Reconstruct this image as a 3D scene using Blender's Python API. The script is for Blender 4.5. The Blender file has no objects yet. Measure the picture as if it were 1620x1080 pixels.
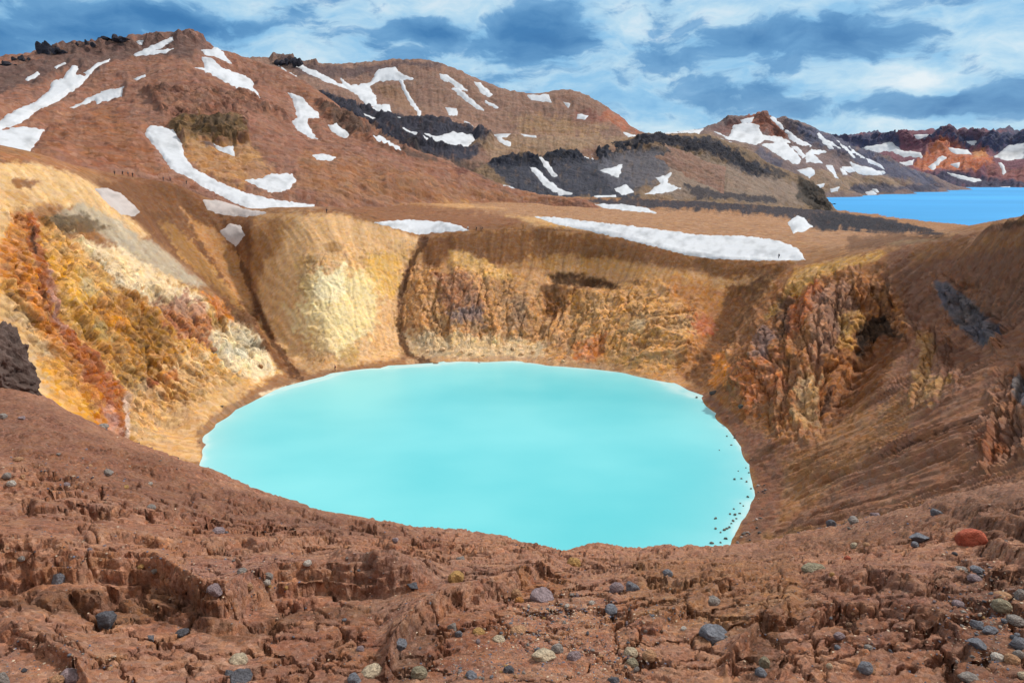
import bpy, math, random
import numpy as np
from mathutils import Vector, Matrix

random.seed(7)
SC = bpy.context.scene
COL = SC.collection
# ------------------------------------------------------------------ camera
F_PX, PITCH = 1056.0, math.radians(13.6)          # focal length in photo pixels (1620 wide), tilt down
cam_d = bpy.data.cameras.new('camera')
cam = bpy.data.objects.new('camera', cam_d)
COL.objects.link(cam)
cam_d.sensor_width = 36.0
cam_d.lens = 36.0 * F_PX / 1620.0
cam_d.clip_start, cam_d.clip_end = 0.1, 40000.0
cam.rotation_euler = (math.pi / 2 - PITCH, 0, 0)
SC.camera = cam
# ------------------------------------------------------------------ light
EXPO = 0.35
SC.view_settings.view_transform = 'Standard'
SC.view_settings.look = 'None'
SC.view_settings.exposure = EXPO
SC.view_settings.gamma = 1.0
SUN_EL, SUN_AZ = math.radians(43), math.radians(62)   # azimuth from the view direction, clockwise
sun_d = bpy.data.lights.new('sun', 'SUN')
sun_d.energy, sun_d.angle, sun_d.color = 2.8, math.radians(3), (1.0, 0.93, 0.83)
sun = bpy.data.objects.new('sun', sun_d)
COL.objects.link(sun)
sd = Vector((math.sin(SUN_AZ) * math.cos(SUN_EL), math.cos(SUN_AZ) * math.cos(SUN_EL), math.sin(SUN_EL)))
sun.rotation_euler = sd.to_track_quat('Z', 'Y').to_euler()

CP, SP = math.cos(PITCH), math.sin(PITCH)
def ray(px, py):
    """azimuth, tangent of elevation of a photo pixel"""
    px = np.asarray(px, float); py = np.asarray(py, float)
    x = (px - 810) / F_PX; u = (540 - py) / F_PX
    dy = CP + u * SP; dz = u * CP - SP
    h = np.hypot(x, dy)
    return np.arctan2(x, dy), dz / h
def proj(P):
    x, y, z = P[..., 0], P[..., 1], P[..., 2]
    f = np.maximum(y * CP - z * SP, 1e-3); u = y * SP + z * CP
    return 810 + F_PX * x / f, 540 - F_PX * u / f
def pt(px, py, r):
    a, e = ray(px, py)
    return np.array([r * math.sin(a), r * math.cos(a), e * r])

def lin(hexs):
    h = hexs.lstrip('#')
    c = np.array([int(h[i:i + 2], 16) / 255 for i in (0, 2, 4)])
    return np.where(c <= 0.04045, c / 12.92, ((c + 0.055) / 1.055) ** 2.4)
KCAL = np.array([0.98, 1.02, 1.0])
def alb(hexs):
    return np.clip(lin(hexs) / KCAL, 0.004, 0.85)

# ------------------------------------------------------------------ sky
world = bpy.data.worlds.new('World')
SC.world = world
world.use_nodes = True
def build_sky():
    nt = world.node_tree; N = nt.nodes; L = nt.links
    N.clear()
    def nd(t, **k):
        n = N.new(t)
        for a, b in k.items(): setattr(n, a, b)
        return n
    def mth(op, a, b=None, c=None):
        n = nd('ShaderNodeMath', operation=op)
        for i, v in enumerate((a, b, c)):
            if v is None: continue
            if isinstance(v, (int, float)): n.inputs[i].default_value = v
            else: L.new(v, n.inputs[i])
        return n.outputs[0]
    tc = nd('ShaderNodeTexCoord')
    sp = nd('ShaderNodeSeparateXYZ'); L.new(tc.outputs['Generated'], sp.inputs[0])
    az = mth('ARCTAN2', sp.outputs[0], sp.outputs[1])
    el = mth('ARCSINE', sp.outputs[2])
    v = nd('ShaderNodeCombineXYZ'); L.new(az, v.inputs[0]); L.new(el, v.inputs[1])
    # warped direction used for the cloud masses
    wn = nd('ShaderNodeTexNoise'); wn.inputs['Scale'].default_value = 9; wn.inputs['Detail'].default_value = 4
    L.new(v.outputs[0], wn.inputs['Vector'])
    wv = nd('ShaderNodeVectorMath', operation='MULTIPLY_ADD')
    L.new(wn.outputs['Color'], wv.inputs[0]); wv.inputs[1].default_value = (.09, .05, 0); wv.inputs[2].default_value = (-.045, -.025, 0)
    vv = nd('ShaderNodeVectorMath', operation='ADD'); L.new(v.outputs[0], vv.inputs[0]); L.new(wv.outputs[0], vv.inputs[1])
    blobs = BLOBS
    tot = None
    for (px, py, sx, sy, w) in blobs:
        a, e = ray(px, py)
        s = nd('ShaderNodeVectorMath', operation='SUBTRACT'); L.new(vv.outputs[0], s.inputs[0]); s.inputs[1].default_value = (float(a), math.atan(float(e)), 0)
        m = nd('ShaderNodeVectorMath', operation='MULTIPLY'); L.new(s.outputs[0], m.inputs[0]); m.inputs[1].default_value = (F_PX / sx, F_PX / sy, 0)
        d = nd('ShaderNodeVectorMath', operation='DOT_PRODUCT'); L.new(m.outputs[0], d.inputs[0]); L.new(m.outputs[0], d.inputs[1])
        g = mth('POWER', 0.36788, d.outputs['Value'])
        tot = mth('MULTIPLY', g, w) if tot is None else mth('MULTIPLY_ADD', g, w, tot)
    # fractal cloud texture, stretched along the horizon: broken dark undersides in front of a bright thin deck
    def cloud(sc, loc, det, ro, dist=.0):
        mp = nd('ShaderNodeMapping'); mp.inputs['Scale'].default_value = sc; mp.inputs['Location'].default_value = loc; L.new(vv.outputs[0], mp.inputs[0])
        n = nd('ShaderNodeTexNoise'); n.inputs['Scale'].default_value = 1.0; n.inputs['Detail'].default_value = det; n.inputs['Roughness'].default_value = ro; n.inputs['Distortion'].default_value = dist
        L.new(mp.outputs[0], n.inputs['Vector']); return mth('SUBTRACT', n.outputs['Fac'], .5)
    n1 = cloud((6.5, 15, 1), (0, 0, 0), 10, .58, .25); n2 = cloud((17, 40, 1), (3.1, 1.7, 0), 8, .6, .2); n3 = cloud((9, 24, 1), (7.3, 4.1, 0), 9, .6)
    def ramp(t, stops):
        rp = nd('ShaderNodeValToRGB'); L.new(t, rp.inputs[0]); cr = rp.color_ramp
        while len(cr.elements) < len(stops): cr.elements.new(.5)
        for e_, (p, c) in zip(cr.elements, stops):
            e_.position = p; e_.color = (*lin(c), 1)
        return rp.outputs[0]
    dk = mth('MULTIPLY_ADD', n1, 1.9, mth('MULTIPLY', tot, -1.35)); dk = mth('MULTIPLY_ADD', n2, 1.15, dk)
    mrd = nd('ShaderNodeMapRange', interpolation_type='SMOOTHSTEP'); mrd.inputs['From Min'].default_value = -.04; mrd.inputs['From Max'].default_value = .22; L.new(dk, mrd.inputs[0])
    lt = mth('MULTIPLY_ADD', n3, 1.3, mth('MULTIPLY_ADD', tot, .9, .55)); lt = mth('MULTIPLY_ADD', n2, .9, lt)
    dt = mth('MULTIPLY_ADD', n2, 1.1, mth('MULTIPLY_ADD', dk, -.75, .8)); dt = mth('MULTIPLY_ADD', n3, .5, dt)
    lc = ramp(lt, [(.0, '#74b2e2'), (.35, '#94c9ee'), (.65, '#bfe1f5'), (1.0, '#eaf5fb')])
    dc = ramp(dt, [(.0, '#1d619f'), (.35, '#3678b2'), (.7, '#659fd0'), (1.0, '#8dc0e8')])
    cm = nd('ShaderNodeMix', data_type='RGBA'); L.new(mth('MULTIPLY', mrd.outputs[0], .93), cm.inputs['Factor']); L.new(lc, cm.inputs[6]); L.new(dc, cm.inputs[7])
    # unseen overhead deck, made whiter and brighter to add neutral soft fill light
    up = mth('SMOOTH_MIN', 1.0, mth('MAXIMUM', mth('MULTIPLY_ADD', el, 2.0, -.75), 0.0), .1)
    mx = nd('ShaderNodeMix', data_type='RGBA'); L.new(up, mx.inputs['Factor']); L.new(cm.outputs[2], mx.inputs[6]); mx.inputs[7].default_value = (1.0, .955, .90, 1)
    sky = nd('ShaderNodeTexSky', sky_type='NISHITA'); sky.sun_disc = False; sky.sun_elevation = SUN_EL; sky.sun_rotation = SUN_AZ
    scl = nd('ShaderNodeVectorMath', operation='SCALE'); L.new(mx.outputs[2], scl.inputs[0]); scl.inputs['Scale'].default_value = 9.6 / (2 ** EXPO)
    m2 = nd('ShaderNodeMix', data_type='RGBA'); m2.inputs['Factor'].default_value = .94
    L.new(sky.outputs[0], m2.inputs[6]); L.new(scl.outputs[0], m2.inputs[7])
    bg = nd('ShaderNodeBackground'); bg.inputs['Strength'].default_value = .1; L.new(m2.outputs[2], bg.inputs[0])
    out = nd('ShaderNodeOutputWorld'); L.new(bg.outputs[0], out.inputs[0])
BLOBS = [  # photo direction of a cloud mass, its spread, and how much lighter or darker it is
    (60, 45, 130, 26, -.36), (330, 38, 130, 14, -.30), (200, 20, 160, 25, -.15), (60, 85, 90, 18, .12), (480, 60, 110, 50, .10),
    (672, 48, 52, 22, -.38), (650, 15, 90, 18, .10), (740, 20, 60, 15, .12), (850, 65, 90, 40, -.34), (870, 20, 60, 20, -.2), (920, 105, 70, 25, .06),
    (1000, 30, 50, 25, .2), (1130, 22, 55, 22, .26), (1200, 70, 120, 18, -.22), (1310, 55, 120, 30, -.26), (1400, 30, 60, 22, -.1), (1500, 25, 80, 25, .12),
    (1150, 140, 120, 22, -.14), (1220, 125, 60, 14, .1), (1390, 120, 40, 16, .22), (1475, 135, 45, 18, .40), (1540, 75, 60, 22, .14),
    (1420, 165, 190, 16, -.28), (1250, 165, 60, 12, .16), (1590, 150, 60, 30, -.22), (1400, 205, 250, 10, .22), (1070, 190, 90, 16, .05),
    (960, 165, 90, 18, -.12), (1000, 190, 60, 12, -.1), (800, 120, 60, 18, .02), (1580, 110, 60, 14, .06),
]
build_sky()

# ------------------------------------------------------------------ noise
_rng = np.random.default_rng(11)
_PERM = np.concatenate([_rng.permutation(256)] * 3).astype(np.int32)
_ga = _rng.uniform(0, 2 * math.pi, 256)
_G2 = np.stack([np.cos(_ga), np.sin(_ga)], 1).astype(np.float32)
_g3 = _rng.normal(size=(256, 3)); _G3 = (_g3 / np.linalg.norm(_g3, axis=1)[:, None]).astype(np.float32)
def _fade(t): return t * t * t * (t * (t * 6 - 15) + 10)
def perlin2(x, y, seed=0):
    x = np.asarray(x, np.float32) + seed * 17.37; y = np.asarray(y, np.float32) + seed * 9.71
    xi = np.floor(x).astype(np.int32); yi = np.floor(y).astype(np.int32)
    fx = x - xi; fy = y - yi; xi &= 255; yi &= 255
    u = _fade(fx); v = _fade(fy)
    def g(i, j):
        h = _PERM[_PERM[xi + i] + yi + j] & 255
        return _G2[h, 0] * (fx - i) + _G2[h, 1] * (fy - j)
    a = g(0, 0); a += u * (g(1, 0) - a)
    b = g(0, 1); b += u * (g(1, 1) - b)
    return (a + v * (b - a)) * 1.5
def perlin3(x, y, z, seed=0):
    x = np.asarray(x, np.float32) + seed * 17.37; y = np.asarray(y, np.float32) + seed * 9.71; z = np.asarray(z, np.float32) + seed * 5.3
    xi = np.floor(x).astype(np.int32); yi = np.floor(y).astype(np.int32); zi = np.floor(z).astype(np.int32)
    fx = x - xi; fy = y - yi; fz = z - zi; xi &= 255; yi &= 255; zi &= 255
    u = _fade(fx); v = _fade(fy); w = _fade(fz)
    def g(i, j, k):
        h = _PERM[_PERM[_PERM[xi + i] + yi + j] + zi + k] & 255
        return _G3[h, 0] * (fx - i) + _G3[h, 1] * (fy - j) + _G3[h, 2] * (fz - k)
    def pl(k):
        a = g(0, 0, k); a += u * (g(1, 0, k) - a)
        b = g(0, 1, k); b += u * (g(1, 1, k) - b)
        return a + v * (b - a)
    p = pl(0)
    return (p + w * (pl(1) - p)) * 1.5
def fbm2(x, y, o=4, seed=0, gain=.5, ridged=False):
    s = 0; a = 1.0; t = 0
    for i in range(o):
        n = perlin2(x * 2 ** i, y * 2 ** i, seed + i)
        if ridged: n = 1 - 2 * np.abs(n)
        s = s + a * n; t += a; a *= gain
    return s / t
def fbm3(x, y, z, o=4, seed=0, gain=.5, ridged=False):
    s = 0; a = 1.0; t = 0
    for i in range(o):
        n = perlin3(x * 2 ** i, y * 2 ** i, z * 2 ** i, seed + i)
        if ridged: n = 1 - 2 * np.abs(n)
        s = s + a * n; t += a; a *= gain
    return s / t
def voronoi2(x, y, seed=0):
    """F1, F2-F1 and a random value per cell"""
    x = np.asarray(x, np.float32); y = np.asarray(y, np.float32)
    xi = np.floor(x).astype(np.int32); yi = np.floor(y).astype(np.int32)
    f1 = np.full(x.shape, 9., np.float32); f2 = f1.copy(); idv = np.zeros(x.shape, np.float32)
    R = np.random.default_rng(seed + 5).random((256, 3)).astype(np.float32)
    for i in (-1, 0, 1):
        for j in (-1, 0, 1):
            cx = xi + i; cy = yi + j
            h = _PERM[_PERM[cx & 255] + (cy & 255)] & 255
            d = np.hypot(cx + R[h, 0] - x, cy + R[h, 1] - y)
            nearer = d < f1
            f2 = np.where(nearer, f1, np.minimum(f2, d)); idv = np.where(nearer, R[h, 2], idv); f1 = np.where(nearer, d, f1)
    return f1, f2 - f1, idv
def sstep(a, b, x):
    t = np.clip((x - a) / (b - a), 0, 1); return t * t * (3 - 2 * t)

# ------------------------------------------------------------------ outlines
def seg_dist(px, py, poly, closed=True):
    d = np.full(px.shape, 1e9)
    n = len(poly)
    for i in range(n if closed else n - 1):
        ax, ay = poly[i][:2]; bx, by = poly[(i + 1) % n][:2]
        vx, vy = bx - ax, by - ay
        t = np.clip(((px - ax) * vx + (py - ay) * vy) / (vx * vx + vy * vy + 1e-9), 0, 1)
        d = np.minimum(d, (px - ax - t * vx) ** 2 + (py - ay - t * vy) ** 2)
    return np.sqrt(d)
def poly_sd(px, py, poly):
    """signed distance, positive inside"""
    ins = np.zeros(px.shape, bool)
    n = len(poly)
    for i in range(n):
        ax, ay = poly[i]; bx, by = poly[(i + 1) % n]
        c = (ay > py) != (by > py)
        ins ^= c & (px < (bx - ax) * (py - ay) / ((by - ay) if by != ay else 1e-9) + ax)
    d = seg_dist(px, py, poly)
    return np.where(ins, d, -d)
def dens(line, n=10):
    """resample a polyline of (px, py, r) evenly, about n px apart"""
    out = []
    for a, b in zip(line[:-1], line[1:]):
        k = max(1, int(math.hypot(b[0] - a[0], b[1] - a[1]) / n))
        for i in range(k):
            t = i / k
            out.append((a[0] + t * (b[0] - a[0]), a[1] + t * (b[1] - a[1]), math.exp(math.log(a[2]) * (1 - t) + math.log(b[2]) * t)))
    out.append(line[-1])
    return out

# ------------------------------------------------------------------ terrain surfaces
class RBF:
    def __init__(s, P, lam=0.0):
        P = np.asarray(P, float)
        keep = []
        for i in range(len(P)):
            if all(math.hypot(P[i, 0] - P[j, 0], P[i, 1] - P[j, 1]) > .004 * math.hypot(P[i, 0], P[i, 1]) for j in keep): keep.append(i)
        P = P[keep]; s.c = P[:, :2].mean(0); s.sc = np.abs(P[:, :2] - s.c).max()
        s.X = (P[:, :2] - s.c) / s.sc
        n = len(P)
        A = np.zeros((n + 3, n + 3))
        A[:n, :n] = np.linalg.norm(s.X[:, None] - s.X[None], axis=2) - lam * np.eye(n)
        A[:n, n] = A[n, :n] = 1; A[:n, n + 1:] = s.X; A[n + 1:, :n] = s.X.T
        b = np.zeros(n + 3); b[:n] = P[:, 2]
        s.w = np.linalg.solve(A, b)
    def __call__(s, x, y):
        q = np.stack([(x.ravel() - s.c[0]) / s.sc, (y.ravel() - s.c[1]) / s.sc], 1).astype(np.float32)
        out = np.empty(len(q)); X = s.X.astype(np.float32); n = len(X); w = s.w[:n].astype(np.float32)
        for i in range(0, len(q), 20000):
            c = q[i:i + 20000]
            d = np.sqrt((c[:, :1] - X[:, 0]) ** 2 + (c[:, 1:] - X[:, 1]) ** 2)
            out[i:i + 20000] = d @ w + s.w[n] + c @ s.w[n + 1:]
        return out.reshape(x.shape)

class Layer: pass
def make_layer(pts, az0, az1, na, r0, r1, nr, lam=0.0, post=None, ca=360, cr=420):
    """height surface through control points, sampled where it needs it: a grid of azimuth columns and distance rows"""
    L = Layer()
    L.rbf = RBF(pts, lam)
    a = np.linspace(az0, az1, ca); lr = np.linspace(math.log(r0), math.log(r1), cr)
    A, R = np.meshgrid(a, np.exp(lr), indexing='ij')
    Z = L.rbf(R * np.sin(A), R * np.cos(A))
    if post is not None: Z = post(A, R, Z)
    E = Z / R
    run = np.maximum.accumulate(E, axis=1)
    vis = E >= run - 1e-3
    ds = np.sqrt((np.diff(E, axis=1) * F_PX) ** 2 + (np.diff(np.log(R), axis=1) * 60) ** 2) * np.where(vis[:, 1:], 1, .12) + .02
    k = 9; pad = np.pad(ds, ((k, k), (0, 0)), mode='edge')
    ds = sum(pad[i:i + len(ds)] for i in range(2 * k + 1)) / (2 * k + 1)
    cs = np.concatenate([np.zeros((ca, 1)), np.cumsum(ds, axis=1)], 1)
    rows = np.stack([np.interp(np.linspace(0, c[-1], nr), c, lr) for c in cs])
    af = np.linspace(az0, az1, na)
    t = (af - az0) / (az1 - az0) * (ca - 1); i = np.clip(t.astype(int), 0, ca - 2); t = (t - i)[:, None]
    LR = rows[i] * (1 - t) + rows[i + 1] * t
    jf = np.clip((LR - lr[0]) / (lr[1] - lr[0]), 0, cr - 1.001); j = jf.astype(int); v = jf - j
    ii = i[:, None]
    Zf = (Z[ii, j] * (1 - v) + Z[ii, j + 1] * v) * (1 - t) + (Z[ii + 1, j] * (1 - v) + Z[ii + 1, j + 1] * v) * t
    R = np.exp(LR); AA = np.broadcast_to(af[:, None], R.shape)
    L.A, L.R = AA, R
    L.P = np.stack([R * np.sin(AA), R * np.cos(AA), Zf], 2)
    L.px, L.py = proj(L.P)
    L.D = np.zeros(R.shape); L.snow = np.zeros(R.shape)
    L.normals()
    return L
def _normals(L):
    du = np.gradient(L.P, axis=0); dv = np.gradient(L.P, axis=1)
    n = np.cross(du, dv); n /= np.linalg.norm(n, axis=2)[..., None] + 1e-12
    L.N = np.where(n[..., 2:] < 0, -n, n)
Layer.normals = _normals
def _visible(L):
    E = L.P[..., 2] / L.R
    L.vis = E >= np.maximum.accumulate(E, axis=1) - .0012
Layer.visible = _visible

def paint(L, base, strokes, warp=None):
    """ground colours with some painted shade: base, then patches (outline, colour, feather px, ragged px, opacity)"""
    C = np.empty(L.R.shape + (3,)); C[:] = alb(base)
    px, py = L.px, L.py
    w1 = fbm2(px / 30, py / 30, 5, 3, .6); w2 = fbm2(px / 9, py / 9, 4, 8, .6)
    for s in strokes:
        poly, col, fe, rag, op = s[:5]
        wid = s[5] if len(s) > 5 else None
        xs = [p[0] for p in poly]; ys = [p[1] for p in poly]
        m = fe + rag * 2.5 + (wid or 0) + 2
        sel = (px > min(xs) - m) & (px < max(xs) + m) & (py > min(ys) - m) & (py < max(ys) + m)
        if not sel.any(): continue
        x, y = px[sel], py[sel]
        d = poly_sd(x, y, poly) if wid is None else wid / 2 - seg_dist(x, y, poly, False)
        d = d + rag * (w1[sel] * 2.0 + w2[sel] * 1.5)
        k = (sstep(-fe, fe, d) * op * np.clip(1 + .9 * np.minimum(w2[sel] + .12, 0), .4, 1))[:, None]
        C[sel] = C[sel] * (1 - k) + alb(col) * k
    L.C = C

def mask_of(L, polys, fe=10, rag=8):
    M = np.zeros(L.R.shape); w = fbm2(L.px / 18, L.py / 18, 3, 31)
    for poly in polys:
        xs = [p[0] for p in poly]; ys = [p[1] for p in poly]; m = fe + rag * 2
        sel = (L.px > min(xs) - m) & (L.px < max(xs) + m) & (L.py > min(ys) - m) & (L.py < max(ys) + m)
        d = poly_sd(L.px[sel], L.py[sel], poly) + rag * w[sel]
        M[sel] = np.maximum(M[sel], sstep(-fe, fe, d))
    return M

def mesh_from(name, V, faces, C=None, smooth=True):
    me = bpy.data.meshes.new(name)
    V = np.asarray(V, np.float32); faces = np.asarray(faces, np.int32)
    me.vertices.add(len(V)); me.vertices.foreach_set('co', V.ravel())
    k = faces.shape[1]
    me.loops.add(faces.size); me.loops.foreach_set('vertex_index', faces.ravel())
    me.polygons.add(len(faces)); me.polygons.foreach_set('loop_start', np.arange(0, faces.size, k, dtype=np.int32))
    me.polygons.foreach_set('loop_total', np.full(len(faces), k, np.int32))
    me.polygons.foreach_set('use_smooth', np.full(len(faces), smooth))
    me.update(calc_edges=True)
    if C is not None:
        at = me.color_attributes.new('tint', 'FLOAT_COLOR', 'POINT')
        at.data.foreach_set('color', (C if C.shape[1] == 4 else np.concatenate([C, np.ones((len(C), 1))], 1)).astype(np.float32).ravel())
    return me
def link(name, me, mat=None, parent=None):
    o = bpy.data.objects.new(name, me); COL.objects.link(o)
    if mat is not None and me is not None and not me.materials: me.materials.append(mat)
    if parent is not None: o.parent = parent
    return o
def tag(o, label=None, cat=None, group=None, kind=None):
    if label: o['label'] = label
    if cat: o['category'] = cat
    if group: o['group'] = group
    if kind: o['kind'] = kind
    return o
def grid_faces(na, nr):
    i = np.arange(na - 1)[:, None] * nr + np.arange(nr - 1)[None]
    return np.stack([i, i + nr, i + nr + 1, i + 1], 2).reshape(-1, 4)
def submesh(name, V, F, C):
    u, inv = np.unique(F, return_inverse=True)
    return mesh_from(name, V[u], inv.reshape(F.shape), C[u])

# ------------------------------------------------------------------ materials
def ground_mat(name, scale, bump=.5, dist=.1, var=.5, rough=.95, spec=.15, speck=.5, vs=None):
    """rock, scree or earth: the tint of the mesh, mottled at three sizes and strewn with paler and darker stones"""
    m = bpy.data.materials.new(name); m.use_nodes = True
    nt = m.node_tree; N = nt.nodes; L = nt.links
    b = N['Principled BSDF']; b.inputs['Roughness'].default_value = rough; b.inputs['Specular IOR Level'].default_value = spec
    geo = N.new('ShaderNodeNewGeometry')
    def mth(op, a, b_, c=None):
        n = N.new('ShaderNodeMath'); n.operation = op
        for i, v in enumerate((a, b_, c)):
            if v is None: continue
            if isinstance(v, (int, float)): n.inputs[i].default_value = v
            else: L.new(v, n.inputs[i])
        return n.outputs[0]
    def noise(sc, det, ro):
        n = N.new('ShaderNodeTexNoise'); n.inputs['Scale'].default_value = sc; n.inputs['Detail'].default_value = det; n.inputs['Roughness'].default_value = ro
        L.new(geo.outputs['Position'], n.inputs['Vector']); return n
    n1 = noise(scale, 8, .7); n2 = noise(scale * 5.3, 5, .75)
    vo = N.new('ShaderNodeTexVoronoi'); vo.inputs['Scale'].default_value = vs or scale * 1.7; L.new(geo.outputs['Position'], vo.inputs['Vector'])
    sx = N.new('ShaderNodeSeparateColor'); L.new(vo.outputs['Color'], sx.inputs[0])
    c = mth('MULTIPLY', mth('SUBTRACT', sx.outputs[0], .5), 2.0)
    c3 = mth('MULTIPLY', mth('MULTIPLY', c, c), c)
    add = mth('ADD', n1.outputs['Fac'], n2.outputs['Fac'])
    at = N.new('ShaderNodeAttribute'); at.attribute_name = 'tint'; ro_ = at.outputs['Alpha']
    tone = mth('MULTIPLY_ADD', mth('SUBTRACT', add, 1.0), mth('MULTIPLY', ro_, var * 2.6), 1.0)
    tone = mth('MULTIPLY_ADD', c3, mth('MULTIPLY', ro_, speck), tone)
    tone = mth('MINIMUM', mth('MAXIMUM', tone, .3), 1.9)
    hs = N.new('ShaderNodeHueSaturation'); L.new(at.outputs['Color'], hs.inputs['Color'])
    L.new(mth('MULTIPLY_ADD', sx.outputs[1], .20, .86), hs.inputs['Saturation'])
    L.new(mth('MULTIPLY_ADD', mth('SUBTRACT', n1.outputs['Fac'], .5), .05, .5), hs.inputs['Hue'])
    mul = N.new('ShaderNodeVectorMath'); mul.operation = 'SCALE'; L.new(hs.outputs[0], mul.inputs[0]); L.new(tone, mul.inputs['Scale'])
    L.new(mul.outputs[0], b.inputs['Base Color'])
    hgt = mth('MULTIPLY_ADD', vo.outputs['Distance'], -.5 * speck, add)
    bp = N.new('ShaderNodeBump'); bp.inputs['Strength'].default_value = bump; bp.inputs['Distance'].default_value = dist
    L.new(mth('MULTIPLY', hgt, ro_), bp.inputs['Height']); L.new(bp.outputs[0], b.inputs['Normal'])
    return m

# ================================================================== TERRAIN
LAKE_Z, BIG_LAKE_Z = -50.0, -60.0
LC = np.array([-8.0, 125.0])
def on_z(px, py, z):
    a, e = ray(px, py); r = z / float(e)
    return np.array([r * math.sin(a), r * math.cos(a), z])
def lines(*ls, n=14):
    return [pt(*q) for l in ls for q in (dens(l, n) if len(l) > 1 else l)]

# ---------------- crater, its rim and the plain behind
shore_px = [(322, 722), (326, 703), (340, 670), (372, 648), (405, 632), (470, 612), (520, 599), (550, 587), (600, 583), (645, 581), (690, 578), (712, 574), (770, 573),
            (830, 574), (868, 579), (905, 581), (950, 585), (990, 590), (1030, 600), (1060, 611), (1075, 620), (1112, 634), (1135, 654), (1150, 676), (1172, 706), (1186, 735), (1190, 765), (1186, 795),
            (1172, 825), (1158, 852)]
shore = np.array([on_z(x, y, LAKE_Z) for x, y in shore_px] + [(27, 79, -50), (18, 74, -50), (6, 71, -50), (-6, 71, -50), (-20, 74, -50), (-34, 82, -50), (-46, 93, -50), (-53, 106, -50)])
rim_px = [(-420, 235, 170), (-250, 250, 190), (0, 256, 200), (60, 262, 206), (110, 270, 214), (150, 279, 240), (190, 282, 268), (230, 285, 275), (280, 292, 275), (330, 314, 285), (380, 328, 276), (425, 336, 258), (450, 337, 250), (480, 335, 243), (540, 338, 240), (600, 350, 240),
          (650, 371, 243), (668, 381, 246), (690, 371, 240), (760, 365, 236), (850, 361, 234), (950, 367, 230), (1050, 391, 222), (1110, 406, 216), (1180, 411, 213), (1240, 414, 210), (1270, 420, 207),
          (1300, 413, 203), (1350, 402, 199), (1400, 393, 195), (1450, 386, 190), (1500, 380, 184), (1540, 371, 180), (1562, 356, 175), (1580, 345, 171), (1600, 337, 165), (1625, 330, 160), (1700, 300, 152), (1850, 240, 140), (2050, 200, 120)]
cpts = [p for p in shore]
for p in shore:                                              # bed of the lake
    for k, z in ((.9, -52.5), (.55, -56)):
        cpts.append((LC[0] + (p[0] - LC[0]) * k, LC[1] + (p[1] - LC[1]) * k, z))
cpts += lines(rim_px, n=16)
cpts += lines(
    [(110, 274, 208), (165, 300, 222), (200, 335, 221), (260, 392, 212), (330, 452, 200), (400, 522, 190), (452, 586, 181)],       # spur right of the coloured wall
    [(300, 340, 266), (340, 370, 258), (380, 430, 243), (408, 490, 224), (432, 540, 206), (468, 592, 184)],                        # first gully
    [(395, 360, 250), (425, 420, 232), (450, 500, 210), (480, 560, 192)],
    [(490, 345, 238), (500, 400, 222), (510, 470, 205), (520, 540, 189), (530, 580, 181)],                                         # buttress between the gullies
    [(600, 372, 236), (600, 430, 222), (590, 500, 204), (590, 560, 190)],
    [(668, 384, 245), (650, 420, 232), (634, 480, 217), (632, 530, 204), (655, 568, 190), (680, 577, 184)],                        # second gully
    [(700, 395, 232), (690, 450, 216), (690, 520, 197), (720, 565, 186)],
    [(850, 380, 231), (850, 425, 220), (840, 480, 206), (830, 540, 193), (830, 565, 186)],
    [(880, 440, 214), (930, 446, 212), (990, 462, 206)], [(880, 458, 216), (930, 466, 214), (960, 472, 210)], [(880, 500, 206)],
    [(1000, 490, 196), (1010, 540, 183), (1010, 580, 174)],
    [(1110, 430, 212), (1100, 500, 194), (1085, 560, 178), (1075, 605, 168)],
    [(1230, 432, 207), (1180, 480, 200), (1145, 545, 186), (1118, 600, 168), (1112, 625, 160)],                                    # valley before the right crag
    [(1300, 432, 192), (1250, 490, 179), (1205, 545, 166), (1165, 600, 153), (1150, 640, 145)],                                    # right crag
    [(1380, 420, 186), (1350, 500, 168), (1310, 600, 146), (1262, 670, 130), (1225, 700, 122)],
    [(1390, 520, 172), (1360, 600, 156), (1320, 680, 128)],
    [(1500, 440, 174), (1440, 520, 160), (1400, 600, 137), (1340, 700, 114), (1240, 790, 105)],
    [(1490, 470, 168), (1540, 500, 158), (1580, 545, 144)],
    [(1572, 353, 170), (1600, 344, 160), (1640, 338, 152)], [(1572, 368, 180), (1610, 364, 174), (1650, 362, 166)], [(1560, 385, 176), (1620, 385, 162)],
    [(1620, 420, 150), (1620, 520, 130), (1560, 600, 114), (1500, 700, 98), (1400, 780, 90), (1250, 840, 90)],
    [(1750, 480, 128), (1750, 620, 100), (1620, 620, 107), (1620, 700, 90), (1620, 760, 76), (1700, 780, 66), (1850, 700, 70)],
    [(40, 300, 194), (40, 380, 178), (60, 480, 160), (100, 580, 146), (150, 680, 136)], [(0, 400, 172), (0, 500, 154), (0, 600, 138)],
    [(-250, 420, 150), (-250, 560, 125)],
    [(150, 400, 190), (200, 480, 176), (230, 580, 160), (260, 680, 145)], [(300, 520, 178), (330, 600, 160), (320, 660, 146)], [(400, 570, 180), (420, 605, 172)],
    n=26)
# the near side of the bowl, under the slope we stand on
cpts += [(-90, 70, -26), (-70, 50, -22), (-40, 45, -26), (-10, 40, -28), (20, 42, -27), (45, 45, -26), (-60, 25, -14), (0, 20, -16), (50, 25, -14), (-25, 62, -41), (15, 60, -41), (-50, 75, -41), (38, 70, -40),
         (-100, 100, -20), (75, 60, -18), (95, 60, -8), (-120, 80, -6)]
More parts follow.
